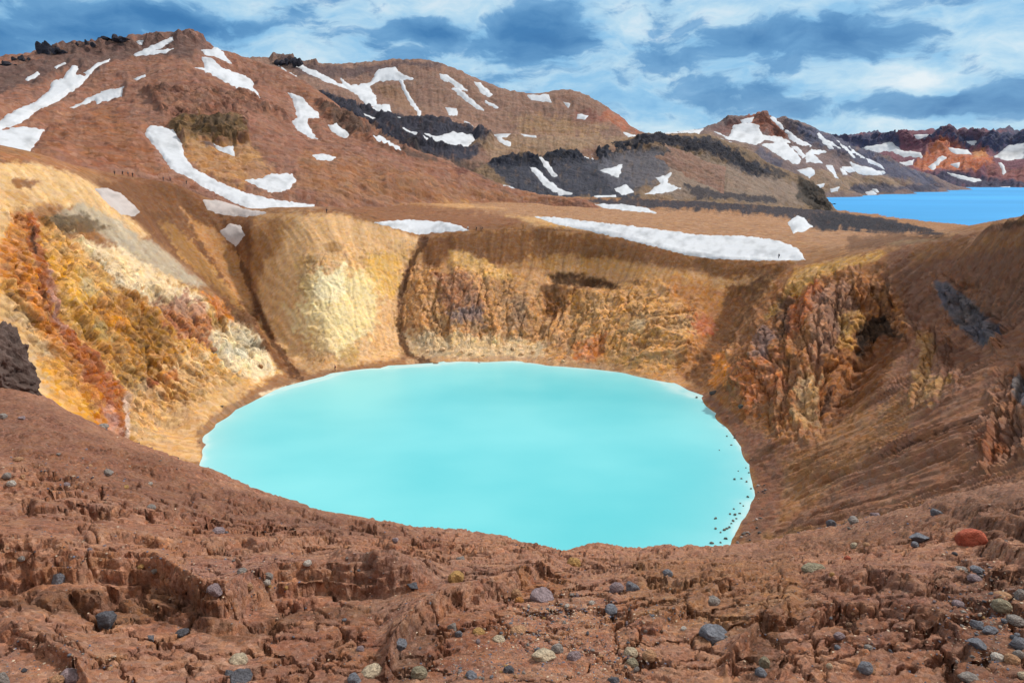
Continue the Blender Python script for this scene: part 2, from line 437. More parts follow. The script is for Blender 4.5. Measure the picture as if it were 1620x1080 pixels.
# plain
cpts += lines([(0, 258, 300), (110, 268, 300), (180, 278, 330), (240, 284, 340), (300, 299, 330), (400, 343, 300)], [(480, 340, 300), (600, 343, 290), (700, 352, 290), (800, 352, 290)],
              [(850, 346, 300), (950, 354, 290), (1050, 364, 275), (1150, 374, 268), (1230, 382, 258), (1262, 394, 244)], [(870, 354, 262), (960, 369, 245), (1060, 393, 232), (1150, 408, 222), (1250, 411, 216)],
              [(1300, 385, 250), (1340, 382, 245)], n=30)
cpts += lines([(500, 318, 400), (600, 318, 390), (700, 322, 400), (800, 330, 380), (900, 337, 370), (1000, 342, 365), (1100, 346, 350), (1200, 350, 340), (1300, 362, 320), (1400, 376, 300), (1500, 378, 300)],
              [(600, 300, 520), (800, 310, 560), (900, 318, 540), (1000, 325, 520), (1100, 332, 500), (1200, 342, 460), (1270, 348, 440), (1350, 364, 420), (1420, 372, 400), (1500, 374, 420), (1540, 372, 520)],
              [(1000, 316, 760), (1100, 320, 760), (1200, 328, 800), (1290, 334, 1000)], [(1200, 338, 600), (1290, 342, 700), (1400, 350, 880), (1450, 357, 840), (1485, 366, 800)], n=40)
cpts += [(-500, 700, 10), (-300, 1200, 0), (0, 900, -18), (200, 1500, -45), (-2500, 2500, -70), (-1000, 12000, -75), (2500, 3000, -75), (6000, 9000, -75), (-7000, 9000, -75), (900, 700, -66), (1500, 900, -66), (700, 1000, -66), (520, 600, -58),
         (1000, 1500, -66), (600, 420, -50), (330, 250, -30), (260, 160, -20), (-400, 250, 6), (9000, 3000, -75), (-9000, 3000, -75)]
C_ = make_layer(cpts, -.95, .95, 1560, 13, 13000, 1060, lam=0.0, ca=420, cr=520)
rim_a = np.array([ray(p[0], p[1])[0] for p in rim_px]); rim_r = np.array([p[2] for p in rim_px])
RIM = np.interp(C_.A, rim_a, rim_r)
inside = C_.R < RIM

CR_STROKES = [
  # plain
  ([(480,300),(700,318),(860,318),(1000,322),(1300,345),(1560,372),(1400,400),(1100,380),(850,345),(700,352),(480,330)], '#a17b5a', 6, 4, .8),
  ([(540,318),(640,316),(760,330),(850,352),(760,366),(690,372),(600,350),(500,334)], '#7d5236', 5, 5, .8),
  ([(640,316),(720,322),(800,330),(720,328),(650,324)], '#c39660', 4, 2, .8),
  ([(800,340),(850,342),(960,362),(1050,385),(940,366),(850,358)], '#c39a62', 4, 3, .8),
  ([(900,318),(1000,316),(1100,318),(1250,325),(1312,334),(1500,370),(1480,374),(1390,368),(1290,362),(1240,345),(1100,334),(980,326)], '#38363d', 2, 3, .97),
  ([(1280,338),(1400,346),(1450,356),(1490,370),(1400,368),(1300,364)], '#2d2c33', 2, 3, .95),
  ([(1340,372),(1440,370),(1545,372),(1500,382),(1390,392),(1340,396)], '#6e4f38', 4, 5, .9),
  ([(1400,386),(1460,376),(1500,378),(1440,390)], '#8d7a5e', 3, 3, .6),
  ([(0,262),(240,280),(300,300),(300,292),(230,268),(0,240)], '#9c6a44', 4, 4, .8),
  ([(160,272),(300,282),(340,330),(260,318),(180,292)], '#7a5034', 6, 5, .9),
  # left wall
  ([(-300,250),(0,256),(60,260),(140,283),(185,318),(235,372),(215,400),(120,330),(60,322),(0,390),(-300,420)], '#cba672', 5, 5, 1),
  ([(20,286),(58,284),(60,296),(28,300)], '#7a5236', 3, 6, .9),
  ([(0,300),(35,298),(60,320),(95,318),(80,330),(30,325)], '#a2733f', 4, 8, .5),
  ([(70,350),(130,320),(190,350),(260,398),(330,452),(300,452),(240,432),(180,385),(130,352),(90,360)], '#a99c84', 5, 5, .95),
  ([(60,346),(130,334),(152,350),(175,362),(120,372),(80,388)], '#62503a', 4, 6, .9),
  ([(-300,420),(0,380),(30,330),(60,350),(120,390),(210,410),(290,450),(420,540),(450,590),(380,620),(330,660),(320,730),(200,700),(0,600),(-300,560)], '#cc9c58', 6, 6, .9),
  ([(30,330),(60,345),(78,420),(100,500),(150,560),(175,620),(205,700),(150,690),(100,600),(60,520),(20,450),(0,440),(0,385)], '#b8753a', 6, 12, .85),
  ([(45,340),(62,350),(72,420),(84,480),(112,520),(160,570),(198,650),(206,710),(172,670),(130,580),(95,540),(70,480),(52,420)], '#9a5330', 3, 10, .75),
  ([(50,355),(57,362),(60,400),(55,405)], '#3c2a20', 2, 2, .9), ([(62,450),(70,455),(72,480),(66,482)], '#4a2c1c', 2, 2, .8),
  ([(72,420),(84,440),(100,500),(108,522),(95,516),(78,460)], '#b48573', 2, 4, .85), ([(158,640),(176,650),(200,705),(180,705)], '#bd8d78', 2, 4, .8), ([(188,630),(200,650),(206,700),(196,690)], '#cdb6a4', 2, 4, .8),
  ([(76,400),(112,420),(150,470),(185,505),(200,560),(160,565),(120,500),(90,450)], '#cf9c45', 6, 12, .9),
  ([(128,480),(200,460),(262,470),(285,560),(250,640),(185,600),(150,545)], '#ad783a', 6, 14, .85),
  ([(200,500),(240,490),(260,540),(230,590),(200,560)], '#7c5a2a', 6, 14, .55), ([(145,510),(170,520),(172,550),(150,545)], '#8f8558', 4, 8, .6), ([(120,440),(140,445),(145,470),(125,465)], '#bcae84', 4, 6, .6),
  ([(110,375),(200,400),(280,450),(340,492),(310,505),(240,482),(170,442)], '#d8c29a', 6, 9, .9),
  ([(0,455),(40,485),(80,560),(100,620),(130,655),(60,640),(40,580),(0,500)], '#cba877', 6, 8, .9),
  ([(60,560),(100,575),(130,620),(160,690),(110,670),(80,630)], '#cc9440', 5, 10, .9),
  ([(248,480),(290,468),(342,512),(352,545),(330,548),(290,532),(258,512)], '#9a5c48', 4, 12, .7), ([(318,465),(345,470),(392,500),(380,515),(340,500)], '#c67a36', 4, 7, .9), ([(335,530),(352,535),(345,550),(332,545)], '#7a6a68', 3, 5, .7),
  ([(330,525),(385,505),(425,545),(445,590),(405,600),(350,580)], '#e2d0a8', 6, 10, .9), ([(255,590),(300,560),(330,560),(320,600),(280,610)], '#d9c095', 5, 10, .7),
  ([(200,610),(300,585),(400,602),(382,635),(330,675),(318,730),(250,730),(206,695)], '#c49c6a', 6, 8, .8), ([(225,600),(248,605),(245,620),(230,615)], '#7a3a28', 3, 4, .8), ([(255,590),(280,585),(280,605),(262,608)], '#a9622c', 3, 5, .7),
  ([(312,690),(330,660),(400,622),(470,598),(540,575),(545,592),(470,613),(405,634),(338,670),(322,735)], '#8b684b', 3, 5, .9), ([(410,622),(470,606),(465,612),(415,630)], '#dcc7a4', 2, 3, .8),
  # bowl and first gully
  ([(140,284),(280,292),(340,332),(400,342),(440,337),(418,380),(400,440),(432,535),(468,595),(440,585),(395,525),(330,452),(260,392),(200,335),(165,300)], '#6f4b30', 5, 5, 1),
  ([(250,350),(275,356),(340,425),(385,495),(350,465),(290,410)], '#bd8f50', 4, 7, .85), ([(285,328),(335,362),(384,402),(398,460),(400,500),(370,460),(330,405)], '#b08150', 4, 6, .8),
  ([(225,330),(260,335),(330,420),(395,510),(420,560),(400,530),(330,450)], '#5e4028', 4, 5, .6), ([(410,500),(440,560),(400,520)], '#a9814f', 3, 4, .5),
  # buttress
  ([(405,342),(440,337),(540,339),(640,366),(662,381),(640,430),(630,480),(640,565),(560,578),(485,590),(440,545),(412,480),(400,430)], '#cda471', 5, 4, 1),
  ([(400,345),(452,337),(445,380),(415,430),(402,470),(398,430)], '#8c6038', 8, 6, .85), ([(440,345),(470,340),(440,400),(425,450)], '#b0814c', 6, 5, .6),
  ([(478,430),(540,418),(602,440),(592,520),(535,560),(470,520)], '#e2cf96', 10, 14, .85), ([(495,425),(550,420),(545,470),(500,480)], '#ece0b4', 6, 12, .7), ([(580,545),(545,560),(500,510),(450,480),(445,490),(500,560)], '#e0c48c', 6, 6, .7),
  ([(470,400),(500,410),(490,470),(470,470)], '#a98852', 4, 9, .5), ([(580,400),(640,400),(625,470),(590,460)], '#cfa24c', 5, 10, .7), ([(510,385),(545,385),(540,395),(515,397)], '#84613c', 3, 4, .6), ([(540,555),(570,545),(570,570),(545,575)], '#b08b4c', 4, 8, .7),
  # back wall
  ([(664,384),(690,371),(850,361),(1000,375),(1110,407),(1262,416),(1210,470),(1150,600),(1060,612),(950,585),(690,578),(650,560),(636,500),(645,430)], '#b98b5b', 5, 4, 1),
  ([(690,370),(850,361),(1000,375),(1110,406),(1262,415),(1220,440),(1150,440),(1060,425),(960,412),(850,428),(770,420),(715,398)], '#754f30', 6, 6, .95),
  ([(668,376),(714,372),(712,398),(690,430),(668,415)], '#754d30', 4, 3, .9), ([(712,396),(745,402),(800,428),(830,440),(780,442),(740,432),(708,415)], '#d2a563', 4, 5, .9),
  ([(800,420),(870,405),(960,408),(1050,428),(1140,446),(1130,462),(1040,452),(960,428),(880,428)], '#b98a52', 5, 7, .7),
  ([(862,436),(900,431),(950,440),(1000,458),(985,463),(930,456),(880,452)], '#412c1c', 4, 4, .95), ([(855,450),(925,456),(905,480),(890,500),(872,522),(862,490)], '#6b472a', 3, 4, .9),  # dark overhang strip and the triangular shadow below it, painted as colour
  ([(990,445),(1010,440),(1035,465),(1050,480),(1020,465)], '#6c4c2c', 3, 5, .8),
  ([(650,420),(690,428),(690,460),(660,500),(645,480)], '#b98a58', 4, 8, .7), ([(688,430),(742,432),(768,500),(730,512),(695,490),(690,460)], '#94694f', 5, 12, .85), ([(700,490),(760,490),(770,515),(715,515)], '#86736a', 4, 9, .7), ([(800,470),(830,465),(830,520),(808,520)], '#93765c', 4, 9, .7),
  ([(640,525),(760,530),(862,545),(850,566),(700,572),(650,562)], '#d3ba8e', 6, 10, .75), ([(640,565),(850,564),(960,578),(1060,604),(1060,614),(950,586),(850,576),(690,580),(645,584)], '#b18c66', 3, 3, .8),
  ([(900,470),(1000,450),(1080,482),(1112,540),(1062,592),(980,578),(905,560)], '#bd8e56', 6, 12, .8), ([(908,545),(960,530),(950,570),(905,568)], '#b56c3a', 5, 8, .8), ([(985,510),(1020,505),(1020,530),(990,530)], '#cdb68c', 4, 7, .6),
  ([(1050,440),(1150,455),(1190,450),(1140,560),(1100,602),(1062,590),(1100,520)], '#a26c3b', 6, 10, .8), ([(1150,455),(1235,430),(1190,500),(1145,580),(1110,620),(1085,600),(1120,540)], '#5f4029', 6, 6, .9), ([(1090,505),(1125,500),(1130,530),(1095,535)], '#a8583c', 4, 9, .6),
  # right crag
  ([(1262,416),(1330,406),(1420,392),(1450,520),(1380,640),(1300,700),(1225,705),(1170,660),(1118,640),(1140,590),(1180,510),(1230,440)], '#8e623f', 6, 6, 1),
  ([(1262,424),(1330,408),(1425,392),(1390,412),(1300,440),(1240,492),(1215,505)], '#b78d50', 4, 4, .9),
  ([(1235,480),(1290,448),(1310,470),(1270,520),(1245,540)], '#a35c36', 4, 9, .7), ([(1290,470),(1340,450),(1360,500),(1310,560),(1280,600)], '#94705a', 5, 10, .7), ([(1190,530),(1225,520),(1220,570),(1195,575)], '#7e6a66', 4, 8, .7),
  ([(1230,470),(1250,462),(1252,530),(1235,535)], '#463830', 3, 7, .8), ([(1330,490),(1380,495),(1360,520),(1340,560),(1325,540)], '#bd904c', 4, 7, .7), ([(1380,500),(1400,498),(1440,540),(1400,545),(1360,570),(1355,530)], '#2e2823', 3, 7, .9),  # last patch: cave-like hollow in the layered outcrop, its shade painted in
  ([(1128,565),(1156,545),(1150,605),(1122,610)], '#c47d38', 4, 8, .8), ([(1160,590),(1240,560),(1230,640),(1180,640)], '#a9683f', 6, 12, .7), ([(1270,590),(1300,600),(1290,670),(1255,690),(1262,630)], '#a98d64', 4, 10, .7), ([(1300,620),(1318,620),(1312,655),(1300,655)], '#3a2a26', 3, 5, .8),
  # right slope
  ([(1425,392),(1540,371),(1600,337),(1900,200),(1900,800),(1620,790),(1225,850),(1190,800),(1230,705),(1300,700),(1380,640),(1440,530)], '#86604a', 6, 5, 1),
  ([(1400,395),(1540,371),(1600,337),(1900,220),(1900,560),(1620,560),(1520,520),(1450,520),(1400,450)], '#735240', 8, 8, .8), ([(1440,388),(1540,374),(1620,360),(1620,390),(1500,410),(1440,420)], '#8a6240', 5, 5, .7), ([(1560,362),(1580,345),(1625,330),(1700,310),(1700,330),(1590,366)], '#4a3526', 3, 4, .85), ([(1545,366),(1580,346),(1625,331),(1700,310),(1700,345),(1640,346),(1585,352)], '#8f6844', 3, 3, .8),  # dark band under the rim cap: dark strata plus the cap's painted shadow
  ([(1380,540),(1450,530),(1390,620),(1320,680),(1320,640)], '#6a4328', 6, 6, .9), ([(1455,530),(1480,520),(1475,600),(1510,600),(1480,640),(1440,640),(1450,590)], '#a07a4c', 4, 9, .8), ([(1480,540),(1560,560),(1530,600),(1490,580)], '#5a3a2a', 5, 8, .7),
  ([(1240,730),(1350,660),(1480,610),(1420,700),(1300,790),(1230,830)], '#9b7047', 10, 10, .6),
  ([(1484,452),(1500,446),(1545,480),(1585,520),(1580,545),(1555,552),(1520,520),(1488,478)], '#57555a', 3, 6, .95), ([(1600,610),(1640,590),(1640,660),(1610,640)], '#63656c', 3, 5, .9), ([(1545,700),(1580,680),(1600,720),(1560,740)], '#7e4c30', 4, 6, .8),
  ([(1060,610),(1112,632),(1152,674),(1190,735),(1194,765),(1190,798),(1160,858),(1190,862),(1225,830),(1240,760),(1225,705),(1170,660),(1118,622)], '#7b5643', 4, 5, .95),
]
GUL = [([(345,330),(372,385),(395,450),(412,495),(432,540),(462,588),(480,598)], '#553823', 2, 6, .9, 7), ([(672,378),(655,410),(640,445),(630,475),(632,530),(646,562),(680,578)], '#4f3422', 2, 6, .9, 8)]
SNOW_C = {  # outline, label, dirty?
 'C': [
  ([(150,299),(170,299),(190,306),(206,319),(221,335),(213,342),(192,338),(170,322)], 'dirty pinkish snow bed inside the brown bowl of the crater rim', 1),
  ([(322,317),(350,316),(385,331),(425,337),(388,343),(345,338),(328,331)], 'dirty grey foot of the long snow tongue inside the crater rim', 1),
  ([(348,366),(365,353),(380,358),(387,372),(373,389),(360,380)], 'small dirty snow bed low in the first gully', 1),
  ([(592,352),(640,348),(700,351),(727,357),(742,364),(718,366),(692,367),(664,371),(636,364)], 'greyish white snow bed on the rim above the second gully', 0),
  ([(846,343),(880,344),(950,353),(1030,361),(1100,372),(1180,374),(1232,381),(1263,394),(1274,411),(1200,412),(1130,409),(1086,403),(1048,393),(990,378),(930,365),(880,354)], 'long white snowfield on the plain behind the crater rim with a lone hiker on it', 0),
  ([(1246,352),(1262,342),(1272,346),(1285,359),(1276,364),(1256,369)], 'small white snow patch at the edge of the dark lava near the blue lake', 0),
  ([(938,323),(990,324),(1022,329),(1038,337),(1000,334),(958,329)], 'flat snow strip on the tan plain before the dark lava', 0)],
}
def snow_masks(L, items):
    L.snow_sd = []
    w = fbm2(L.px / 9, L.py / 7, 3, 55) * (3.2 if L.R.max() < 12000 or not hasattr(L, 'plain') else 2.8)
    for poly, lab, dirty in items:
        xs = [p[0] for p in poly]; ys = [p[1] for p in poly]; m = 12
        sd = np.full(L.R.shape, -12.)
        sel = (L.px > min(xs) - m) & (L.px < max(xs) + m) & (L.py > min(ys) - m) & (L.py < max(ys) + m) & L.vis
        sz = min(max(xs) - min(xs), max(ys) - min(ys))
        sd[sel] = np.maximum(poly_sd(L.px[sel], L.py[sel], poly) + w[sel] * min(1, sz / 22 + .15), -12)
        L.snow_sd.append(sd); L.snow = np.maximum(L.snow, sstep(-8, 0, sd))
def snow_meshes(L, items, base, mats, grp):
    na, nr = L.R.shape; F = grid_faces(na, nr)
    for (poly, lab, dirty), sd in zip(items, L.snow_sd):
        flat = sd.ravel()
        fm = flat[F].max(1) > -1.8
        if fm.sum() < 3: continue
        lift = np.clip(sd, -2.0, 5.0); lift = np.where(lift > 0, .5 + lift * .42, .5 + lift * 1.0) * L.R / F_PX
        V = base.copy(); V[..., 2] += lift
        Vf = V.reshape(-1, 3)
        sh = 1 - .55 * np.clip(fbm2(V[..., 0] / L.R * 60, V[..., 2] / L.R * 90 + V[..., 1] / L.R * 20, 4, 91) + .05, 0, 1)
        cc = (np.array([.55, .57, .61]) if not dirty else np.array([.47, .41, .39]))[None, None] * sh[..., None]
        me = submesh('snow_patch', Vf, F[fm], cc.reshape(-1, 3))
        tag(link('snow_patch', me, mats), lab, 'snow patch', grp)

C_.plain = True; C_.visible(); snow_masks(C_, SNOW_C['C'])
paint(C_, '#8f6845', CR_STROKES + GUL)
dx = C_.P[..., 0] - LC[0]; dy = C_.P[..., 1] - LC[1]
RHO = np.hypot(dx, dy); PHI = np.arctan2(dx, dy)
X, Y, Z = C_.P[..., 0], C_.P[..., 1], C_.P[..., 2]
near = (C_.R < 1500)
crag = mask_of(C_, [[(20,330),(90,350),(160,400),(250,450),(400,500),(430,580),(330,620),(250,690),(200,700),(100,600),(0,480)],
                    [(650,430),(760,420),(860,470),(1000,455),(1090,480),(1110,560),(1050,600),(850,568),(650,565),(640,500)],
                    [(1235,455),(1300,435),(1400,440),(1450,520),(1360,560),(1340,620),(1290,690),(1220,690),(1160,650),(1130,610),(1190,530)],
                    [(490,420),(640,390),(620,560),(500,560)],
                    [(1480,440),(1520,440),(1600,520),(1580,560),(1500,510)], [(1590,590),(1660,580),(1660,740),(1560,740)], [(1440,520),(1500,520),(1520,610),(1450,640)]], 24, 26)
crag2 = mask_of(C_, [[(490,420),(640,390),(620,560),(500,560)]], 14, 10)
crag = np.where(crag2 > 0, crag * (1 - .78 * crag2), crag)
wall = sstep(LAKE_Z + 1.0, LAKE_Z + 6, Z) * inside
D = np.zeros(C_.R.shape)
sl = inside & (Z > LAKE_Z - 1)
xs, ys, zs = X[sl], Y[sl], Z[sl]
warp = fbm3(xs / 20, ys / 20, zs / 20, 3, 71)
rg = fbm3(xs / 11 + warp, ys / 11 + warp, zs / 26, 5, 41, .55, True)
bl = .6 * fbm3(xs / 5 + warp, ys / 5 + warp, zs / 9, 5, 47, .62, True) + .5 * fbm3(xs / 2.2, ys / 2.2, zs / 3.2, 3, 49, .6)
st = fbm2(PHI[sl] * 24 + warp * .8, RHO[sl] / 45, 3, 61, .55)
stf = fbm2(PHI[sl] * 70 + warp * 1.5, RHO[sl] / 30 + warp, 3, 66, .55)
right = sstep(.15, .4, C_.A[sl]) * sstep(.0, .25, C_.A[sl])
uu = PHI[sl] * 62 * (1 - right) + right * (C_.A[sl] * 165 + zs * .3) + warp * 2.5; vz = zs * 1.25 + warp * 2.5
_, be, bid = voronoi2(uu / 4.2 + .3 * bl, vz / 12.0 + .3 * bl, 7)
_, be2, bid2 = voronoi2(uu / 1.7 + .35 * bl, vz / 4.2 + .35 * bl, 8)
rdg = fbm2(uu / 8 + .4 * warp, vz / 19, 5, 43, .6, True)
blocks = 1.5 * (bid - .5) + .9 * (bid2 - .5) - .8 * sstep(.12, 0, be) - .45 * sstep(.15, 0, be2)
backw = sstep(-.16, -.10, C_.A[sl]) * sstep(.24, .17, C_.A[sl])
stf2 = fbm2(PHI[sl] * 38 + warp * 1.6, RHO[sl] / 26 + warp, 4, 68, .62, True)
D[sl] = wall[sl] * (crag[sl] * (1.25 - .45 * backw) * (1.1 * rg + 1.6 * rdg + .9 * bl + blocks - .9) + (1 - .5 * crag[sl]) * (.55 * st + .10 * bl) + stf * .16 * (1 - right) + right * (1 - crag[sl]) * (.85 * stf2 * (.35 + 1.3 * sstep(-.3, .4, fbm2(PHI[sl] * 7, RHO[sl] / 18, 3, 69))) + .12 * stf + .35 * fbm3(xs / 3, ys / 3, zs / 3, 4, 70, .6)))
beach = inside & (Z <= LAKE_Z + 7)
D[beach] += (fbm2(X[beach] / 2.2, Y[beach] / 2.2, 4, 15, .6) * .5 * sstep(LAKE_Z - .5, LAKE_Z + 2, Z[beach]))
pl = (~inside) & near
D[pl] = (fbm2(X[pl] / 25, Y[pl] / 25, 6, 19, .55) * 1.3 * np.clip(C_.R[pl] / 300, .5, 2.5))
lava = mask_of(C_, [[(900,316),(1000,314),(1312,332),(1500,370),(1480,376),(1290,364),(1230,344),(1100,335),(980,327)]], 4, 3)
D[pl] += (fbm2(X[pl] / 14, Y[pl] / 14, 4, 23, .65, True) * 2.6 * (lava * sstep(330, 480, C_.R))[pl])
D *= sstep(0, 14, np.abs(C_.R - RIM)) * .75 + .25
D *= (1 - .92 * C_.snow)
snow_base = C_.P.copy(); snow_base += C_.N * (D * .5)[..., None]
C_.P = C_.P + C_.N * D[..., None]
# colour varies with the relief noise, darker in grooves and set-back blocks
v = np.ones(C_.R.shape)
v[sl] += .14 * st + .34 * stf * (1 - right) * (1 - crag[sl]) + right * (.22 * stf2 + .2 * stf) + crag[sl] * (.25 * bl + .28 * (bid2 - .5) + .22 * (bid - .5) + .2 * rdg)
C_.C *= np.clip(v, .5, 1.6)[..., None]
hue = fbm3(X[sl] / 7, Y[sl] / 7, Z[sl] / 9, 5, 83, .65) * (.5 + 1.3 * crag[sl]) + crag[sl] * (bid2 - .5) * .5
C_.C[sl] *= np.stack([1 + .18 * hue, 1 + .02 * hue, 1 - .25 * hue], 1)
C_.C = np.clip(C_.C, .004, .88)
M_ROCK = ground_mat('crater_ground', .55, .8, .7, .42, speck=.45, vs=1.1)
M_PLAIN = ground_mat('plain_ground', .3, .8, .8, .42, speck=.5, vs=.6)
M_SNOW = ground_mat('old_snow', .12, .35, .4, .12, rough=.7, spec=.2, speck=.0)
na, nr = C_.R.shape
Fa = grid_faces(na, nr); fin = inside.ravel()[Fa[:, 0]]
rough_ = np.where(inside, .30 + .7 * crag, .6); rough_[sl] = np.maximum(rough_[sl], right * .55); rough_ = np.where(lava > .3, 1.0, rough_)
Vf, Cf = C_.P.reshape(-1, 3), np.concatenate([C_.C, rough_[..., None]], 2).reshape(-1, 4)
tag(link('crater_slope', submesh('crater_slope', Vf, Fa[fin], Cf), M_ROCK), 'ochre and brown crater walls round the turquoise lake', 'crater wall', kind='structure')
tag(link('plain', submesh('plain', Vf, Fa[~fin], Cf), M_PLAIN), 'tan plain with dark lava behind the crater rim', 'plain', kind='structure')
snow_meshes(C_, SNOW_C['C'], snow_base, M_SNOW, None)

# ---------------- mountains
def mountain(name, label, pts, az0, az1, na, r0, r1, nr, base, strokes, snow, grp, wl, amp, mat, crags=None, hue=.3, streak=None, back=None):
    L = make_layer(np.array(pts), az0, az1, na, r0, r1, nr, ca=300, cr=300)
    L.visible(); snow_masks(L, snow)
    paint(L, base, strokes)
    X, Y, Z = L.P[..., 0], L.P[..., 1], L.P[..., 2]
    cpx, cpy = L.px, np.where(L.vis, L.py, 1e9); CX = cpx[:, -1]; CY = cpy.min(1); o_ = np.argsort(CX); CX, CY = CX[o_], CY[o_]
    wp = fbm3(X / wl, Y / wl, Z / wl, 3, 5)
    d = amp * (.8 * fbm3(X / wl + wp, Y / wl + wp, Z / wl, 6, 9, .58, True) + .35 * fbm3(X / wl * 6, Y / wl * 6, Z / wl * 6, 3, 29, .6))
    cm = mask_of(L, crags, 4, 5) if crags else np.zeros(L.R.shape)
    d = d * (.75 + 1.6 * cm); dlow = amp * 1.3 * fbm3(X / (wl * 2.6), Y / (wl * 2.6), Z / (wl * 2.6), 2, 19) * sstep(0, 25, np.abs(L.py - np.interp(L.px, CX, CY)))
    if streak:
        sx, sa = streak
        s_ = fbm2(L.A * sx + wp * .6, np.log(L.R) * 5, 4, 77, .6)
        d = d + amp * sa * s_
        L.C *= (1 + .13 * s_)[..., None]
    d *= 1 - .9 * L.snow
    base_s = L.P + L.N * (d * .5 + dlow)[..., None]
    L.P = L.P + L.N * (d + dlow)[..., None]
    h = (fbm3(X / wl * 1.2, Y / wl * 1.2, Z / wl * 1.2, 4, 87, .6) + .9 * fbm3(X / wl * 9, Y / wl * 9, Z / wl * 9, 4, 88, .65)) * hue
    L.C = np.clip(L.C * np.stack([1 + .25 * h, 1 + .1 * h, 1 - .05 * h], 2) * (1 + .5 * h)[..., None], .004, .88)
    F = grid_faces(*L.R.shape)
    tag(link(name, mesh_from(name, L.P.reshape(-1, 3), F, np.concatenate([L.C, (.55 + .45 * cm)[..., None]], 2).reshape(-1, 4)), mat), label, None, kind='structure')
    snow_meshes(L, snow, base_s, M_SNOW, grp)
    return L
def low(pts, r_mul, dz):
    """points behind and below a crest line"""
    out = []
    for p in pts:
        r = math.hypot(p[0], p[1]); out.append((p[0] * r_mul, p[1] * r_mul, p[2] - dz * r))
    return out
def skirt(ls, r_mul, dz, n=30):
    return [(p[0] * r_mul, p[1] * r_mul, p[2] - dz * math.hypot(p[0], p[1])) for p in lines(*ls, n=n)]
M_NEARM = ground_mat('mountain_scree', .11, .9, 2.2, .45, speck=.55, vs=.33)
M_MIDM = ground_mat('hill_scree', .05, .9, 5, .42, speck=.45, vs=.16)
M_FARM = ground_mat('far_rock', .016, .9, 14, .4, speck=.4, vs=.04)

# left mountain
crest = lines([(-420, 160, 560), (-200, 130, 600), (0, 104, 640), (45, 95, 645), (70, 88, 645), (110, 82, 650), (130, 74, 650), (165, 64, 650), (200, 60, 650), (240, 57, 655), (280, 54, 660), (310, 60, 655), (340, 72, 645), (380, 88, 640),
               (410, 98, 640), (440, 108, 640), (480, 130, 620), (520, 162, 600), (560, 192, 580), (600, 215, 560), (640, 237, 540), (720, 263, 510), (790, 295, 480), (850, 310, 460), (930, 322, 440)], n=14)
lp = crest + low(crest, 1.35, .16) + low(crest, 2.0, .35)
LB = [(-400, 258, 250), (0, 262, 300), (110, 270, 310), (180, 279, 325), (240, 285, 335), (300, 298, 330), (400, 338, 310), (480, 336, 320), (560, 329, 350), (620, 320, 380), (700, 324, 400), (800, 326, 440), (930, 327, 470)]
lp += lines(LB, n=30) + skirt([LB], .86, .06) + skirt([LB], .6, .2)
lp += lines([(150, 175, 470), (200, 140, 500), (240, 122, 515), (300, 112, 525), (350, 122, 525), (410, 165, 505), (440, 195, 480), (480, 225, 455), (560, 268, 415)], [(230, 105, 590), (300, 88, 600), (350, 95, 610), (400, 130, 600), (450, 160, 580)],
            [(270, 185, 430), (330, 180, 440), (390, 190, 440)], [(275, 232, 395), (330, 236, 395), (390, 232, 400)], [(230, 205, 415), (250, 250, 370), (290, 285, 330)],
            [(0, 180, 430), (80, 160, 480), (140, 130, 530)], [(0, 235, 330), (70, 235, 350), (150, 230, 380)], [(130, 190, 440), (190, 240, 370)], [(560, 300, 380), (660, 300, 400)], [(450, 270, 380), (430, 310, 340)], n=30)
